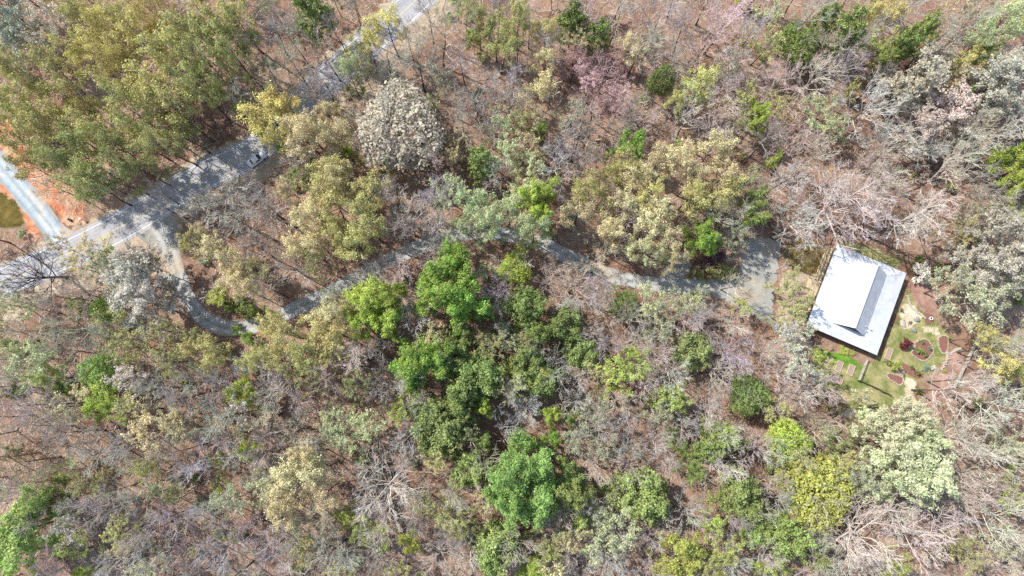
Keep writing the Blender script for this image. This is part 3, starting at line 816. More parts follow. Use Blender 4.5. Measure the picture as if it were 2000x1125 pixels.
ORD = ['nearest', 'second', 'third', 'fourth', 'fifth', 'sixth', 'seventh', 'eighth', 'ninth', 'tenth', 'eleventh', 'twelfth']
KW = dict(open='{} open-crowned tree', round='{} round-crowned tree', dense='{} dense-crowned tree', blossom='{} blossoming tree', budding='{} budding tree', bare='{} leafless tree', spread='{} spreading leafless tree',
          evergreen='{} evergreen', sapling='slender {} sapling', shrub='low {} shrub')
GW = dict(round='trees with rounded full crowns', open='spring-leafed trees across the wood', dense='dense green trees across the wood', blossom='blossoming trees', budding='budding trees with thin new leaf', bare='leafless trees across the wood', spread='wide-spreading leafless trees',
          evergreen='evergreens in the wood', sapling='slender leafless saplings between the trees', shrub='low shrubs in the wood')
def label_trees():
    buckets = {}
    for t in TREES:
        tx, ty = (t[2], t[3]) if 0 < t[2] < 2000 and 0 < t[3] < 1125 else PIX(t[5], t[6], 0.)
        best = sorted((math.hypot(tx-a, ty-b), nm, a, b) for nm, a, b in LAND)
        d, nm, a, b = best[0]
        if d < 14: d, nm, a, b = best[1]
        ang = math.degrees(math.atan2(-(ty-b), tx-a)) % 360
        w = ['right of', 'above and right of', 'above', 'above and left of', 'left of', 'below and left of', 'below', 'below and right of'][int((ang+22.5)//45) % 8]
        buckets.setdefault((KW[t[0]].format(t[1]), w, nm), []).append((d, t))
    for (kw, w, nm), lst in buckets.items():
        lst.sort(key=lambda q: q[0])
        for i, (d, t) in enumerate(lst):
            if t[8]: continue
            if len(lst) == 1: t[8] = '%s %s %s' % (kw, w, nm)
            elif i == 0: t[8] = '%s %s %s, nearest' % (kw, w, nm)
            elif i == len(lst)-1: t[8] = '%s %s %s, farthest' % (kw, w, nm)
            else: t[8] = '%s %s %s, %s out' % (kw, w, nm, ORD[min(i, 11)])
label_trees()
# a few hand-written labels for the trees other labels lean on
def relabel(px, py, txt):
    t = min(TREES, key=lambda q: math.hypot(q[2]-px, q[3]-py)); t[8] = txt
relabel(780, 245, 'huge cream-coloured blossoming tree, largest pale crown above the middle')
relabel(1630, 390, 'huge wide-spreading pale leafless tree above the white metal roof')
relabel(742, 955, 'wide-spreading pale leafless tree in the lower middle, limbs fanned downwards')
relabel(50, 535, 'black leafless tree reaching over the road at the left edge')
relabel(1287, 155, 'lone round dark evergreen on a tall leaning trunk')
relabel(1478, 218, 'small lime-green tree standing alone among leafless trees at the upper right')
relabel(945, 315, 'small dark evergreen with layered branches right of the huge cream tree')
relabel(475, 722, 'white puffy small tree below the driveway bend')

def place_trees():
    r = np.random.default_rng(5); cnt = {}
    for kind, col, px, py, R, x, y, h, label in TREES:
        vs = PROTO[kind]; vi = cnt.get(kind, 0) % len(vs); v = vs[vi]; cnt[kind] = cnt.get(kind, 0)+1
        e = thing(NAMES[kind], label, 'shrub' if kind == 'shrub' else 'tree', (x, y, gz1(x, y)-.05), r.uniform(0, 6.28), GW[kind])
        e.rotation_euler[0] = r.normal(0, .035); e.rotation_euler[1] = r.normal(0, .035)
        mc, mr = META[kind][vi]; s = R*((.84 if h > 18.5 and px < 500 else .80) if kind == 'open' else .98 if kind == 'blossom' else .88)/mr; rz = e.rotation_euler[2]
        e.location.x -= s*(mc[0]*math.cos(rz)-mc[1]*math.sin(rz)); e.location.y -= s*(mc[0]*math.sin(rz)+mc[1]*math.cos(rz))
        e.scale = (s, s*r.uniform(.9, 1.1), h/BASE_H[kind])
        base = CW.get(col, CW['grey']); k = r.uniform(.82, 1.14); hs = r.normal(0, .03, 3)
        lc = [min(.92, base[i]*k*(1+hs[i])) for i in range(3)]+[1]
        tw = CW[col] if (col in ('dark', 'lilac-grey', 'pale grey', 'tan-grey', 'grey', 'brownish', 'pink')) else TWIGC[r.integers(4)]
        tw = [tw[i]*r.uniform(.9, 1.08) for i in range(3)]+[1]
        for nm, m in v.items():
            c = bpy.data.objects.new(nm, m); COL.objects.link(c); c.parent = e
            c.color = tw if kind in ('bare', 'spread', 'sapling') else lc
place_trees()
# ------------------------------------------------------------------ forest floor litter (nobody could count it)
def litter():
    r = np.random.default_rng(31)
    def scatter(n):
        px = r.uniform(-30, 2030, n); py = r.uniform(-30, 1150, n)
        pts = np.array([P(a, b) for a, b in zip(px, py)])
        ok = np.ones(n, bool)
        for g, m in NOGO[:3]: ok &= sdist(pts, g) < -.2
        for l, m in ((RCS[::3], 5.2), (DRV[::2], 1.3), (SITE[::2], 3.4)): ok &= ldist(pts, l) > m
        return pts[ok]
    p = scatter(42000); n = len(p); z = gz(p[:, 0], p[:, 1])
    a = r.uniform(0, 6.28, n); L = r.uniform(.3, 1.5, n)*r.uniform(.4, 1, n); w = r.uniform(.015, .06, n)
    d = np.stack([np.cos(a), np.sin(a)], 1); q = np.stack([-d[:, 1], d[:, 0]], 1)
    z0 = z+r.uniform(.05, .25, n); z1 = z+r.uniform(.05, .6, n)
    A = p-d*L[:, None]; B = p+d*L[:, None]
    V = np.stack([np.column_stack([A-q*w[:, None], z0]), np.column_stack([A+q*w[:, None], z0]), np.column_stack([B+q*w[:, None]*.5, z1]), np.column_stack([B-q*w[:, None]*.5, z1])], 1).reshape(-1, 3)
    F = np.arange(4*n).reshape(n, 4)
    tag(mesh_obj('fallen_twigs', V, F, M['deadwood']), 'pale fallen twigs strewn over the leafy forest floor', 'twigs', kind='stuff')
    # low green sprouts and brambles
    c = scatter(2600); keep = []
    for x, y in c:
        k = math.sin(x*.11+1)+math.sin(y*.13+2)+math.sin((x+y)*.07)
        if k > .1: keep.append((x, y))
    C = []; Nn = []
    for x, y in keep:
        m = r.integers(8, 26); q = r.normal(0, 1, (m, 3)); s = r.uniform(.2, .8)
        C.append(np.array([x, y, gz1(x, y)+.25])+q*np.array([s, s, .12])); Nn.append(np.tile([0, 0, 1.], (m, 1)))
    V, F = leaves(r, np.vstack(C), np.vstack(Nn), .11)
    o = mesh_obj('undergrowth', V, F, M['leaf']); o.color = CW['olive-green']
    tag(o, 'sparse green sprouts and brambles on the forest floor', 'undergrowth', kind='stuff')
    # short grass on the yard
    pts = np.column_stack([r.uniform(58, 108, 22000), r.uniform(-14, 42, 22000)])
    s = np.maximum(sdist(pts, Z['lawn'][0]), sdist(pts, Z['lawn'][1]))
    for key in ('sand', 'mulch'):
        for g in Z[key]: s = np.minimum(s, -sdist(pts, g))
    k = np.sin(pts[:, 0]*.55)+np.sin(pts[:, 1]*.7+1)+np.sin((pts[:, 0]-pts[:, 1])*.33)+r.normal(0, .6, len(pts)); pts = pts[(s > .1) & (k > .15)]; n = len(pts)
    C = np.column_stack([pts, np.full(n, .04)]); V, F = leaves(r, C, np.zeros((n, 3)), .09, .5)
    o = mesh_obj('lawn_grass', V, F, M['leaf']); o.color = lin(140, 148, 82)
    tag(o, 'patchy yellow-green grass around the house', 'grass', kind='stuff')
    # weeds and leafy ground cover along the beds and the foot of the house
    C = []; k = 0
    area = np.column_stack([r.uniform(60, 112, 5000), r.uniform(-14, 42, 5000)])
    d = np.full(len(area), 9.)
    for g in Z['mulch']+Z['sand']+Z['lawn']: d = np.minimum(d, np.abs(sdist(area, g)))
    for x, y in area[d < .9]:
        if math.sin(x*.9+.4)*math.sin(y*.8)+r.normal(0, .35) < .25: continue
        m = r.integers(6, 20); sp = r.uniform(.12, .45)
        C.append(np.array([x, y, .14])+r.normal(0, 1, (m, 3))*np.array([sp, sp, .06]))
    C = np.vstack(C); V, F = leaves(r, C, np.zeros_like(C), .10, .8)
    o = mesh_obj('ground_cover', V, F, M['leaf']); o.color = lin(128, 138, 76)
    tag(o, 'low weedy ground cover along the garden beds and paths', 'ground cover', kind='stuff')
litter()

# ------------------------------------------------------------------ the house
HX, HY, HA = 76.5, 19.7, math.radians(-23.74)
def H(x, y):      # house frame -> world
    return HX+x*math.cos(HA)-y*math.sin(HA), HY+x*math.sin(HA)+y*math.cos(HA)
def house():
    h = thing('house', 'white metal-roofed house with a steep gable above a wraparound porch roof', 'house', (HX, HY, 0), HA)
    EX, EY, EZ = 8.2, 9.95, 3.1; IX, IY, IZ = 3.85, 7.2, 4.25; RZ, RY = 7.35, 7.45
    def slab(name, quads, th=.09):
        b = MB()
        for q in quads:
            q = [Vector(p) for p in q]; n = (q[1]-q[0]).cross(q[2]-q[1]); n.normalize()
            if n.z < 0: n = -n
            top = q; bot = [p-n*th for p in q]; k = len(q)
            b.add(top+bot, [tuple(range(k)), tuple(range(2*k-1, k-1, -1))]+[(i, k+i, k+(i+1) % k, (i+1) % k) for i in range(k)])
            # standing seams running up the slope
            e = q[1]-q[0]; L = e.length; e.normalize(); up = n.cross(e); up.normalize()
            if up.z < 0: up = -up
            m = int(L/.46)
            for s in range(1, m):
                t = s*.46; base = q[0]+e*t
                hi = 0.0
                # height of the slab above this point, by clipping against the other edges
                lo_h, hi_h = 0, 99
                for i in range(1, k):
                    a, c = q[i], q[(i+1) % k]
                    if (i+1) % k == 0 and k == 3: pass
                    da, dc = (a-base).dot(e), (c-base).dot(e)
                    if (da > 0) != (dc > 0):
                        f = da/(da-dc); pnt = a+(c-a)*f; hi_h = min(hi_h, max((pnt-base).dot(up), 0))
                if hi_h < 99 and hi_h > .2: b.bar(base+n*.012+up*.01, base+up*(hi_h-.03)+n*.012, .03, .018)
        return b
    o = [(-EX, -EY, EZ), (EX, -EY, EZ), (EX, EY, EZ), (-EX, EY, EZ)]; i_ = [(-IX, -IY, IZ), (IX, -IY, IZ), (IX, IY, IZ), (-IX, IY, IZ)]
    b = slab('porch_roof', [[o[k], o[(k+1) % 4], i_[(k+1) % 4], i_[k]] for k in range(4)])
    for k in range(4): b.bar(Vector(o[k])+Vector((0, 0, .03)), Vector(i_[k])+Vector((0, 0, .03)), .16, .05)
    b.build('porch_roof', M['roof'], h)
    f = MB()
    for k in range(4):
        a, c = Vector(o[k]), Vector(o[(k+1) % 4]); dd = (c-a).normalized()*.06
        f.bar(a-Vector((0, 0, .20))+dd, c-Vector((0, 0, .20))-dd, .06, .18)
    f.build('fascia', M['siding'], h)
    g = slab('roof', [[(-IX-.02, -RY, IZ+.02), (-IX-.02, RY, IZ+.02), (0, RY, RZ), (0, -RY, RZ)], [(IX+.02, RY, IZ+.02), (IX+.02, -RY, IZ+.02), (0, -RY, RZ), (0, RY, RZ)]], .14)
    ro = g.build('roof', M['roof'], h)
    rc = MB(); rc.bar((0, -RY-.02, RZ+.03), (0, RY+.02, RZ+.03), .3, .06); rc.build('ridge_cap', M['roof'], ro)
    w = MB(); wx, wy = IX-.05, IY-.1
    w.box((0, 0, 2.05), (2*wx, 2*wy, 4.1))
    for s in (-1, 1):
        y0, y1 = s*(wy-.15), s*wy
        w.add([(-wx, y0, 4.1), (wx, y0, 4.1), (0, y0, RZ-.25), (-wx, y1, 4.1), (wx, y1, 4.1), (0, y1, RZ-.25)], [(0, 1, 2), (3, 5, 4), (0, 3, 4, 1), (1, 4, 5, 2), (2, 5, 3, 0)])
    wall = w.build('wall', M['siding'], h)
    for s in (-1, 1):
        for yy in (-4.8, -1.9, 3.6):
            wd = MB(); wd.box((s*(wx+.03), yy, 1.75), (.08, 1.1, 1.4)); fr = wd.build('window', M['white'], h)
            pn = MB(); pn.box((s*(wx+.08), yy, 1.75), (.03, .92, 1.2)); pn.build('pane', M['glass'], fr)
    for s in (-1, 1):
        wd = MB(); wd.box((-1.6*s, s*(wy+.03), 1.75), (1.1, .08, 1.4)); fr = wd.build('window', M['white'], h)
        pn = MB(); pn.box((-1.6*s, s*(wy+.08), 1.75), (.92, .03, 1.2)); pn.build('pane', M['glass'], fr)
    d = MB(); d.box((-wx-.04, .6, 1.55), (.07, 1.0, 2.1)); do = d.build('door', M['wood_tan'], h)
    k = MB(); k.box((-wx-.11, .25, 1.5), (.06, .05, .12)); k.build('handle', M['dark'], do)
    fl = MB(); fl.box((0, 0, .225), (15.5, 19.0, .45)); fl.build('porch_floor', M['siding'], h)
    for x in (-7.55, 7.55):
        for y in np.linspace(-9.3, 9.3, 7):
            p = MB(); p.box((x, y, 1.65), (.16, .16, 2.4)); p.build('porch_post', M['wood_tan'], h)
    for y in (-9.3, 9.3):
        for x in np.linspace(-5, 5, 5):
            p = MB(); p.box((x, y, 1.65), (.16, .16, 2.4)); p.build('porch_post', M['wood_tan'], h)
    # timber deck edge with its rail along the left side, broken by the steps
    dk = MB(); dk.box((-8.45, 0, .24), (1.5, 19.2, .48)); dk.build('deck', M['wood_tan'], h)
    for y0, y1 in ((-9.6, -1.3), (1.3, 9.6)):
        rl = MB(); rl.bar((-9.1, y0, 1.42), (-9.1, y1, 1.42), .16, .06); rl.bar((-9.1, y0, .62), (-9.1, y1, .62), .05, .08)
        for y in np.arange(y0, y1, .3): rl.box((-9.1, y, 1.0), (.035, .035, .75))
        for y in np.linspace(y0, y1, 5): rl.box((-9.1, y, .97), (.11, .11, .96))
        rl.build('railing', M['wood_tan'], h)
    st = MB()
    for k_ in range(3): st.box((-9.45-.34*k_, 0, .36-.13*k_), (.33, 2.2, .10))
    st.build('steps', M['wood_tan'], h)
    for y in (-1.25, 1.25):
        sr = MB(); sr.bar((-9.15, y, 1.42), (-10.4, y, .95), .12, .07); sr.box((-10.35, y, .48), (.11, .11, .96)); sr.build('stair_rail', M['wood_tan'], h)
    # grey stoop and side steps at the top end
    sp = MB(); sp.box((4.9, 10.35, .22), (1.25, 1.9, .4)); sp.build('stoop', M['wood_grey'], h)
    for x in (2.9, 3.6):
        sr = MB(); sr.bar((x, 9.6, 1.4), (x, 11.2, 1.1), .09, .07); sr.box((x, 11.15, .55), (.1, .1, 1.1)); sr.build('stair_rail', M['wood_grey'], h)
    for x, y in ((3.0, -5.5), (4.55, -5.55), (3.55, -6.35)):
        z = IZ+(IX-x)*(RZ-IZ)/IX if x < IX else IZ-(x-IX)*(IZ-EZ)/(EX-IX)
        v = MB(); v.tube([(x, y, z-.05), (x, y, z+.5)], [.08, .08], 10); v.tube([(x, y, z+.5), (x, y, z+.6)], [.14, .1], 10); v.tube([(x, y, z), (x, y, z+.1)], [.2, .1], 10)
        v.build('vent_pipe', M['pipe'], h, True)
    m_ = MB(); m_.box((8.05, -2.2, 1.6), (.25, .45, .55)); m_.tube([(8.05, -2.2, .5), (8.05, -2.2, 2.6)], [.04, .04], 8); m_.build('utility_meter', M['pipe'], h)
    # flag on a short staff at the left rail
    fx = thing('flag', 'small red, white and blue striped flag on a staff at the porch rail', 'flag', (*H(-9.3, -3.6), 1.3), HA)
    s_ = MB(); s_.tube([(0, 0, .1), (-.8, 0, .95)], [.02, .02], 6); s_.build('staff', M['wood_tan'], fx)
    for i in range(7):
        c = MB(); y0 = -.06-i*.115
        c.add([(-.80, y0, .90-.02*i), (-.1, y0, .42-.02*i), (-.1, y0-.115, .40-.02*i), (-.80, y0-.115, .88-.02*i)], [(0, 1, 2, 3)])
        c.add([(-.80, y0, .885-.02*i), (-.1, y0, .405-.02*i), (-.1, y0-.115, .385-.02*i), (-.80, y0-.115, .865-.02*i)], [(3, 2, 1, 0)])
        c.build('stripe', M['red'] if i % 2 == 0 else M['white'], fx)
    c = MB(); c.add([(-.81, -.05, .93), (-.5, -.05, .72), (-.5, -.46, .66), (-.81, -.46, .87)], [(0, 1, 2, 3)]); c.add([(-.81, -.05, .92), (-.5, -.05, .71), (-.5, -.46, .65), (-.81, -.46, .86)], [(3, 2, 1, 0)])
    c.build('canton', M['blue'], fx)
house()

# ------------------------------------------------------------------ fences
def rail_fence(pts, label, n_rails=3, h=1.25, step=2.6, mat='wood_grey'):
    a = np.array([P(*q) for q in pts]); e = thing('rail_fence', label, 'fence', (float(a[0][0]), float(a[0][1]), 0), 0, 'rail fences around the yard')
    o = a[0]
    for i in range(len(a)-1):
        p, q = a[i]-o, a[i+1]-o; L = np.linalg.norm(q-p); n = max(int(round(L/step)), 1)
        for k in range(n+1 if i == len(a)-2 else n):
            c = p+(q-p)*k/n; b = MB(); b.box((c[0], c[1], h/2), (.14, .14, h+.12), math.atan2(*(q-p)[::-1])); b.build('post', M[mat], e)
        nrm = np.array([-(q-p)[1], (q-p)[0]])/L*.1
        for j in range(n_rails):
            z = .3+(h-.36)*j/(n_rails-1); b = MB()
            for k in range(n):
                c0, c1 = p+(q-p)*k/n+nrm*(-1)**j*.0+nrm, p+(q-p)*(k+1)/n+nrm
                b.bar((c0[0], c0[1], z+RNG.normal(0, .015)), (c1[0], c1[1], z+RNG.normal(0, .015)), .07, .13)
            b.build('rail', M[mat], e)
    return e
rail_fence([(1929,612),(1896,680),(1872,730),(1858,757)], 'long grey split-rail fence slanting along the right side of the yard', 4)
rail_fence([(1690,702),(1674,742)], 'short pale rail fence running out from the lower house corner', 4, step=1.8)
rail_fence([(1674,743),(1705,757),(1737,773)], 'dark low rail fence crossing the lower lawn below the short fence', 3, mat='siding')
rail_fence([(1748,503),(1778,517)], 'short dark rail fence beside the stoop above the roof', 3, step=1.6, mat='siding')

# ------------------------------------------------------------------ garden
def raised_bed(px, py, w, l, ang, label):
    x, y = P(px, py); e = thing('raised_bed', label, 'garden bed', (float(x), float(y), 0), ang, 'timber raised beds')
    f = MB(); t = .1
    f.box((-w/2, 0, .17), (t, l, .34)); f.box((w/2, 0, .17), (t, l, .34)); f.box((0, -l/2+t/2, .168), (w-t, t, .33)); f.box((0, l/2-t/2, .168), (w-t, t, .33))
    f.build('frame', M['wood_tan'], e)
    s = MB(); s.box((0, 0, .13), (w-t-.01, l-2*t-.01, .22)); s.build('soil', M['soil'], e)
a0 = HA
raised_bed(1618, 709, 1.25, 2.5, a0, 'timber raised bed half under branches, leftmost in its row of three')
raised_bed(1638, 716, 1.25, 2.5, a0, 'timber raised bed in the middle of the row of three')
raised_bed(1661, 723, 1.25, 2.5, a0, 'timber raised bed next to the short pale fence')
raised_bed(1633, 742, 1.25, 2.7, a0+math.pi/2, 'timber raised bed lying crosswise below the row of three')
raised_bed(1735, 691, 1.2, 2.7, a0, 'timber raised bed beside the lower right corner of the roof')
raised_bed(1757, 728, 1.5, 1.5, a0, 'square timber raised bed beside the lime-green shrub')
def mulch_bed(pts, label, stones=True):
    pg = poly(pts); c = pg.mean(0); e = thing('mulch_bed', label, 'garden bed', (float(c[0]), float(c[1]), 0), 0, 'mulched beds edged with stones')
    sp = spline(np.vstack([pg, pg[:1]])-c, 4)[:-1]
    b = MB(); b.prism(sp, .0, .09); b.build('mulch', M['mulch'], e)
    if stones:
        s = MB()
        for i in range(len(sp)):
            for t in (0, .33, .66):
                q = sp[i]*(1-t)+sp[(i+1) % len(sp)]*t
                s.box((q[0]+RNG.normal(0, .05), q[1]+RNG.normal(0, .05), .1), (RNG.uniform(.14, .32), RNG.uniform(.12, .24), RNG.uniform(.16, .28)), RNG.uniform(0, 3), taper=.8)
        s.build('stone_edging', M['stone'], e)
mulch_bed([(1797,664),(1808,662),(1818,672),(1822,686),(1815,697),(1805,704),(1793,701),(1779,690),(1786,680),(1786,670)], 'round mulch bed ringed by pale stones, middle of the garden')
mulch_bed([(1832,660),(1842,655),(1850,658),(1851,672),(1848,688),(1840,690),(1833,676)], 'pointed mulch bed with a stone rim, right of the round one')
mulch_bed([(1735,728),(1760,736),(1763,745),(1757,752),(1744,745),(1731,735)], 'dark mulch bed with a pale stone edge under the lime-green shrub')
mulch_bed([(1803,611),(1822,616),(1822,626),(1810,634)], 'small mulch bed around the white urn', False)
mulch_bed([(1757,706),(1775,714),(1795,727),(1800,737),(1788,738),(1770,728)], 'long narrow mulch bed with small dark shrubs', False)
def garden_shrub(px, py, r, col, label, h=None, var=0, name='shrub', cat='shrub'):
    R = r/8.7; hh = h or R*1.3; x, y = P(px, py, hh*.5); v = PROTO['shrub'][var % 3]
    e = thing(name, label, cat, (float(x), float(y), 0), RNG.uniform(0, 6)); e.scale = (R/1.9, R/1.9, hh/2.2)
    for nm, m in v.items():
        c = bpy.data.objects.new(nm, m); COL.objects.link(c); c.parent = e; c.color = CW[col]
garden_shrub(1768, 672, 12.5, 'maroon', 'dark red maple shrub left of the round mulch bed', 2.0, 0, 'maple_shrub')
garden_shrub(1764, 675, 9, 'maroon', 'dark red low maple shrub at the foot of the larger one', 1.2, 1, 'maple_shrub')
garden_shrub(1794, 685, 10, 'mid green', 'spreading green shrub in the round mulch bed', .9, 1)
garden_shrub(1800, 667, 6, 'mid green', 'small green shrub at the top of the round mulch bed', .7, 2)
garden_shrub(1806, 692, 8, 'deep green', 'low dark shrub at the lower side of the round mulch bed', .7, 0)
garden_shrub(1815, 680, 4.5, 'blue-green', 'small round blue-green shrub at the right side of the round mulch bed', .9, 1)
garden_shrub(1745, 714, 11, 'lime', 'bright lime-green upright shrub beside the square raised bed', 2.4, 2)
garden_shrub(1732, 708, 5.5, 'deep green', 'small dark shrub at the end of the raised bed by the roof corner', 1.0, 0)
garden_shrub(1780, 717, 4.5, 'deep green', 'small dark round shrub in the long narrow bed, upper one', .9, 1)
garden_shrub(1791, 728, 6, 'deep green', 'dark round shrub in the long narrow bed, lower one', 1.1, 2)
garden_shrub(1808, 718, 9, 'blue-green', 'blue-green leafy clump with white flowers below the round mulch bed', .8, 0, 'flower_clump', 'plant')
garden_shrub(1822, 719, 7, 'white', 'white flower clump right of the blue-green one', .7, 1, 'flower_clump', 'plant')
garden_shrub(1852, 660, 3.5, 'lime', 'tiny lime-green shrub on the pointed bed', .7, 2)
garden_shrub(1844, 725, 5, 'lime', 'low lime-green sprout on the red mulch path', .4, 1)
garden_shrub(1793, 762, 8, 'mid green', 'green shrub beside the pale dry path below the garden', 1.5, 0)
garden_shrub(1648, 684, 12, 'lime', 'bright green low plants along the foot of the house', .5, 1, 'flower_clump', 'plant')
garden_shrub(1665, 690, 8, 'lime', 'pale green low plants nearer the house corner', .4, 2, 'flower_clump', 'plant')
garden_shrub(1759, 605, 5, 'mid green', 'small green shrub by the right wall of the house', 1.0, 0)
def boulder(px, py, w, l, h, ang, mat, label, grp='boulders by the garden path'):
    x, y = P(px, py, h*.5); bm = MB(); k = 9; rings = 5; V = []; F = []
    for i in range(rings):
        t = i/(rings-1); z = h*(.0+t*.98); s = (1.0, 1.05, .98, .8, .45)[i]
        for j in range(k):
            a = j*2*math.pi/k; q = 1+.16*math.sin(j*2.7+i*1.3+px)
            X, Y = w/2*s*q*math.cos(a), l/2*s*q*math.sin(a)
            V.append((X*math.cos(ang)-Y*math.sin(ang), X*math.sin(ang)+Y*math.cos(ang), z-.03))
    for i in range(rings-1):
        for j in range(k): F.append((i*k+j, i*k+(j+1) % k, (i+1)*k+(j+1) % k, (i+1)*k+j))
    F.append(tuple((rings-1)*k+j for j in range(k)))
    o = mesh_obj('boulder', V, F, M[mat]); o.location = (float(x), float(y), 0); tag(o, label, 'boulder', grp)
boulder(1792, 625, 1.4, .9, .6, -.1, 'rock', 'grey boulder, upper of the two beside the pale path')
boulder(1786, 645, 1.5, .8, .6, -.8, 'rock', 'grey slanting boulder, lower of the two beside the pale path')
boulder(1779, 630, .8, .7, .4, .4, 'siding', 'small brown boulder between the two grey ones')
boulder(1764, 632, 1.3, 1.6, .35, .2, 'stone', 'pale tan boulder set flat near the right eave')
def urn():
    x, y = P(1819, 622, .6); e = thing('birdbath', 'white round birdbath on a mulch bed near the pale path', 'birdbath', (float(x), float(y), 0))
    b = MB(); b.tube([(0,0,0),(0,0,.08),(0,0,.15),(0,0,.5),(0,0,.6)], [.25,.25,.1,.09,.16], 16); b.build('pedestal', M['white'], e, True)
    r_ = MB(); t = np.linspace(0, 2*math.pi, 25); r_.tube(np.column_stack([.33*np.cos(t), .33*np.sin(t), np.full(25, .66)]), np.full(25, .09), 8, False); r_.build('bowl_rim', M['white'], e, True)
    w_ = MB(); w_.tube([(0,0,.58),(0,0,.63)], [.3,.3], 20); w_.build('water', M['glass'], e)
urn()
def stone_wall(pts, label, w=.6, h=.35):
    a = np.array([P(*q) for q in pts]); o = a[0]; sp = spline(a-o, 6); b = MB()
    for i in range(len(sp)):
        for k in range(3): b.box((sp[i][0]+RNG.normal(0, w*.3), sp[i][1]+RNG.normal(0, w*.3), h*.5), (RNG.uniform(.25, .5), RNG.uniform(.2, .4), h*RNG.uniform(.8, 1.2)), RNG.uniform(0, 3), taper=.8)
    ob = b.build('stone_wall', M['stone']); ob.location = (float(o[0]), float(o[1]), 0); tag(ob, label, 'stone wall', 'loose stone edgings in the garden')
stone_wall([(1850,690),(1848,702),(1838,722)], 'loose pale stone wall between the garden and the red mulch path')
stone_wall([(1772,578),(1780,600),(1795,612),(1806,620)], 'thin pale stone edging curving along the upper mulch path', .3, .2)
stone_wall([(1855,692),(1866,683),(1876,680)], 'short pale stone edging at the head of the red mulch path', .3, .2)
# stack of grey planks in the clearing at the top
def planks():
    x, y = P(1421, 97); e = thing('plank_stack', 'stack of weathered grey planks in the clearing near the top edge', 'planks', (float(x), float(y), 0), math.radians(35), None)
    for i in range(5):
        b = MB(); b.box((RNG.normal(0, .1), -.5+.25*i, .32+RNG.uniform(0, .08)), (2.4, .2, .06), RNG.normal(0, .03)); b.build('plank', M['wood_grey'], e)
    for s in (-.8, .8):
        b = MB(); b.box((s, 0, .14), (.15, 1.2, .28)); b.build('bearer', M['dark'], e)
planks()
# fallen logs
def log(p0, p1, r, label, col='deadwood', h=.3):
    a, b = P(*p0), P(*p1); L = np.linalg.norm(b-a); ang = math.atan2((b-a)[1], (b-a)[0])
    e = thing('fallen_log', label, 'log', (float(a[0]), float(a[1]), gz1(*a)), ang, 'fallen logs on the forest floor')
    n = 9; xs = np.linspace(0, L, n); pts = np.column_stack([xs, .25*np.sin(xs*.5+p0[0]), r+.05+.25*np.abs(np.sin(xs*.3))])
    t = MB(); t.tube(pts, np.linspace(r, r*.45, n), 8); t.build('trunk', M[col], e, True)
    for k in range(5):
        i = 3+k; d = np.array([math.cos(.9*(-1)**k), math.sin(.9*(-1)**k), .45]); q = grow(RNG, pts[min(i, n-1)], d, L*.14*RNG.uniform(.6, 1.4), 4, 0, .2)
        m = MB(); m.tube(q, np.linspace(r*.3, .02, len(q)), 5); m.build('limb', M[col], e)
log((1192,703),(1010,787), .24, 'long pale fallen log crossing a gap between dark evergreens in the lower middle')
log((1858,1008),(2010,1050), .35, 'thick pale fallen log at the right edge near the bottom')
log((1841,963),(1831,993), .14, 'short bleached fallen log below the greenish-cream crown')
log((1940,1095),(2010,1128), .3, 'grey fallen log in the bottom right corner')
log((660,715),(790,722), .2, 'grey fallen log lying level below the lime crown by the driveway')
log((420,742),(360,700), .16, 'thin fallen log left of the white puffy tree')
log((1270,300),(1180,262), .16, 'thin fallen log between the pink-flowered trees and the green crown')
log((690,905),(930,935), .16, 'thin long fallen log above the wide-spreading pale tree')
log((1560,1010),(1640,1000), .2, 'fallen log under the round yellow-lime crown')
log((1690,870),(1665,862), .2, 'short dark fallen log at the edge of the sandy patches', 'siding')

# ------------------------------------------------------------------ roadside things
def marker():
    x, y = P(163, 430); e = thing('marker_post', 'small white marker plate on a post at the road junction', 'marker post', (float(x), float(y), gz1(x, y)))
    b = MB(); b.tube([(0,0,0),(0,0,1.3)], [.05,.05], 8); b.build('post', M['wood_grey'], e)
    p = MB(); p.box((0, 0, 1.35), (.5, .3, .3), .5); p.build('plate', M['white'], e)
    x, y = P(134, 428); b = MB(); b.tube([(0,0,.1),(.9,-.5,.12)], [.28,.28], 14); o = b.build('culvert_pipe', M['dark']); o.location = (float(x), float(y), .12); tag(o, 'black culvert pipe end beside the gravel road mouth', 'pipe')
    x, y = P(67, 350); b = MB(); b.tube([(-.5,.1,.12),(.5,-.1,.12)], [.11,.11], 10); o = b.build('drain_pipe', M['white']); o.location = (float(x), float(y), gz1(x, y)); tag(o, 'short white pipe lying on the orange clay bank', 'pipe')
marker()
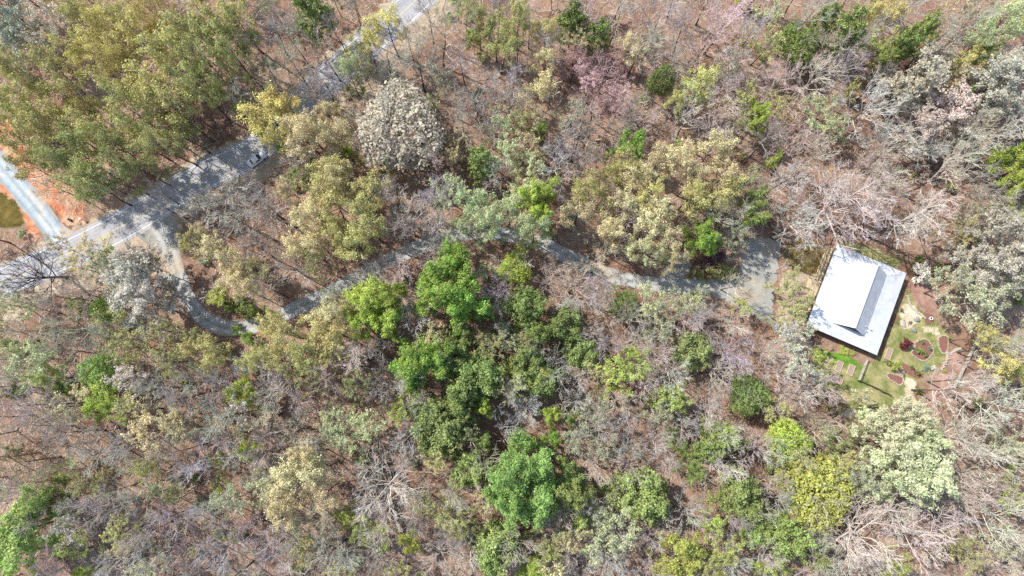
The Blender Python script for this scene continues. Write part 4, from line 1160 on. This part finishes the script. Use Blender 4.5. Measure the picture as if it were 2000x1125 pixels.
def car():
    x, y = P(502, 311, .7); i = np.argmin(np.linalg.norm(RCS-np.array([x, y]), axis=1)); t = RCS[i+1]-RCS[i-1]
    e = thing('parked_car', 'white saloon car on the road under overhanging branches', 'car', (float(x), float(y), .03), math.atan2(t[1], t[0]))
    # body: cross-sections along x (front +x)
    L, Wd = 4.7, 1.82
    secs = [(-2.35, .62, .78, .42, .80), (-2.2, .82, .86, .34, .93), (-1.5, .89, .90, .26, 1.0), (0, .91, .91, .24, .98), (1.0, .90, .9, .25, .95), (1.9, .86, .84, .28, .82), (2.25, .76, .74, .36, .70), (2.37, .58, .6, .42, .6)]
    V = []; F = []
    for (sx, wb, wt, z0, z1) in secs:
        V += [(sx, -wb, z0), (sx, -wb*1.02, z0+(z1-z0)*.55), (sx, -wt*.93, z1), (sx, -wt*.5, z1+.03), (sx, wt*.5, z1+.03), (sx, wt*.93, z1), (sx, wb*1.02, z0+(z1-z0)*.55), (sx, wb, z0)]
    for k in range(len(secs)-1):
        for j in range(8): F.append((k*8+j, k*8+(j+1) % 8, k*8+8+(j+1) % 8, k*8+8+j))
    F += [tuple(range(7, -1, -1)), tuple(56+j for j in range(8))]
    mesh_obj('body', V, F, M['carpaint'], e, True)
    g = MB(); lo = [(-1.75, .78, .95), (1.05, .80, .94)]; hi = [(-1.05, .62, 1.43), (.25, .63, 1.44)]
    V = [(lo[0][0], -lo[0][1], lo[0][2]), (lo[1][0], -lo[1][1], lo[1][2]), (lo[1][0], lo[1][1], lo[1][2]), (lo[0][0], lo[0][1], lo[0][2]),
         (hi[0][0], -hi[0][1], hi[0][2]), (hi[1][0], -hi[1][1], hi[1][2]), (hi[1][0], hi[1][1], hi[1][2]), (hi[0][0], hi[0][1], hi[0][2])]
    g.add(V, [(3,2,1,0),(4,5,6,7),(0,1,5,4),(1,2,6,5),(2,3,7,6),(3,0,4,7)]); g.build('windows', M['glass'], e)
    r = MB(); r.add([(-1.12, -.65, 1.42), (.30, -.66, 1.43), (.30, .66, 1.43), (-1.12, .65, 1.42), (-.98, -.52, 1.49), (.16, -.52, 1.5), (.16, .52, 1.5), (-.98, .52, 1.49)], [(3,2,1,0),(4,5,6,7),(0,1,5,4),(1,2,6,5),(2,3,7,6),(3,0,4,7)])
    for s in (-1, 1):
        r.bar((1.02, s*.79, .95), (.27, s*.645, 1.43), .07, .05); r.bar((-1.72, s*.77, .96), (-1.07, s*.635, 1.43), .09, .05); r.bar((-.4, s*.80, .95), (-.42, s*.655, 1.43), .07, .04)
    r.build('roof', M['carpaint'], e)
    for sx in (-1.42, 1.42):
        for s in (-1, 1):
            w = MB(); w.tube([(sx, s*.72, .33), (sx, s*.93, .33)], [.33, .33], 18); wo = w.build('wheel', M['tyre'], e)
            q = MB(); q.tube([(sx, s*.90, .33), (sx, s*.94, .33)], [.2, .2], 14); q.build('rim', M['rim'], wo)
    for s in (-1, 1):
        q = MB(); q.box((2.24, s*.56, .62), (.2, .34, .12)); q.build('headlight', M['lamp'], e)
        q = MB(); q.box((-2.3, s*.62, .72), (.14, .3, .14)); q.build('tail_light', M['redlens'], e)
        q = MB(); q.box((.85, s*1.0, 1.0), (.12, .2, .14)); q.build('wing_mirror', M['carpaint'], e)
car()
bpy.data.collections.remove(PROTO_COL)
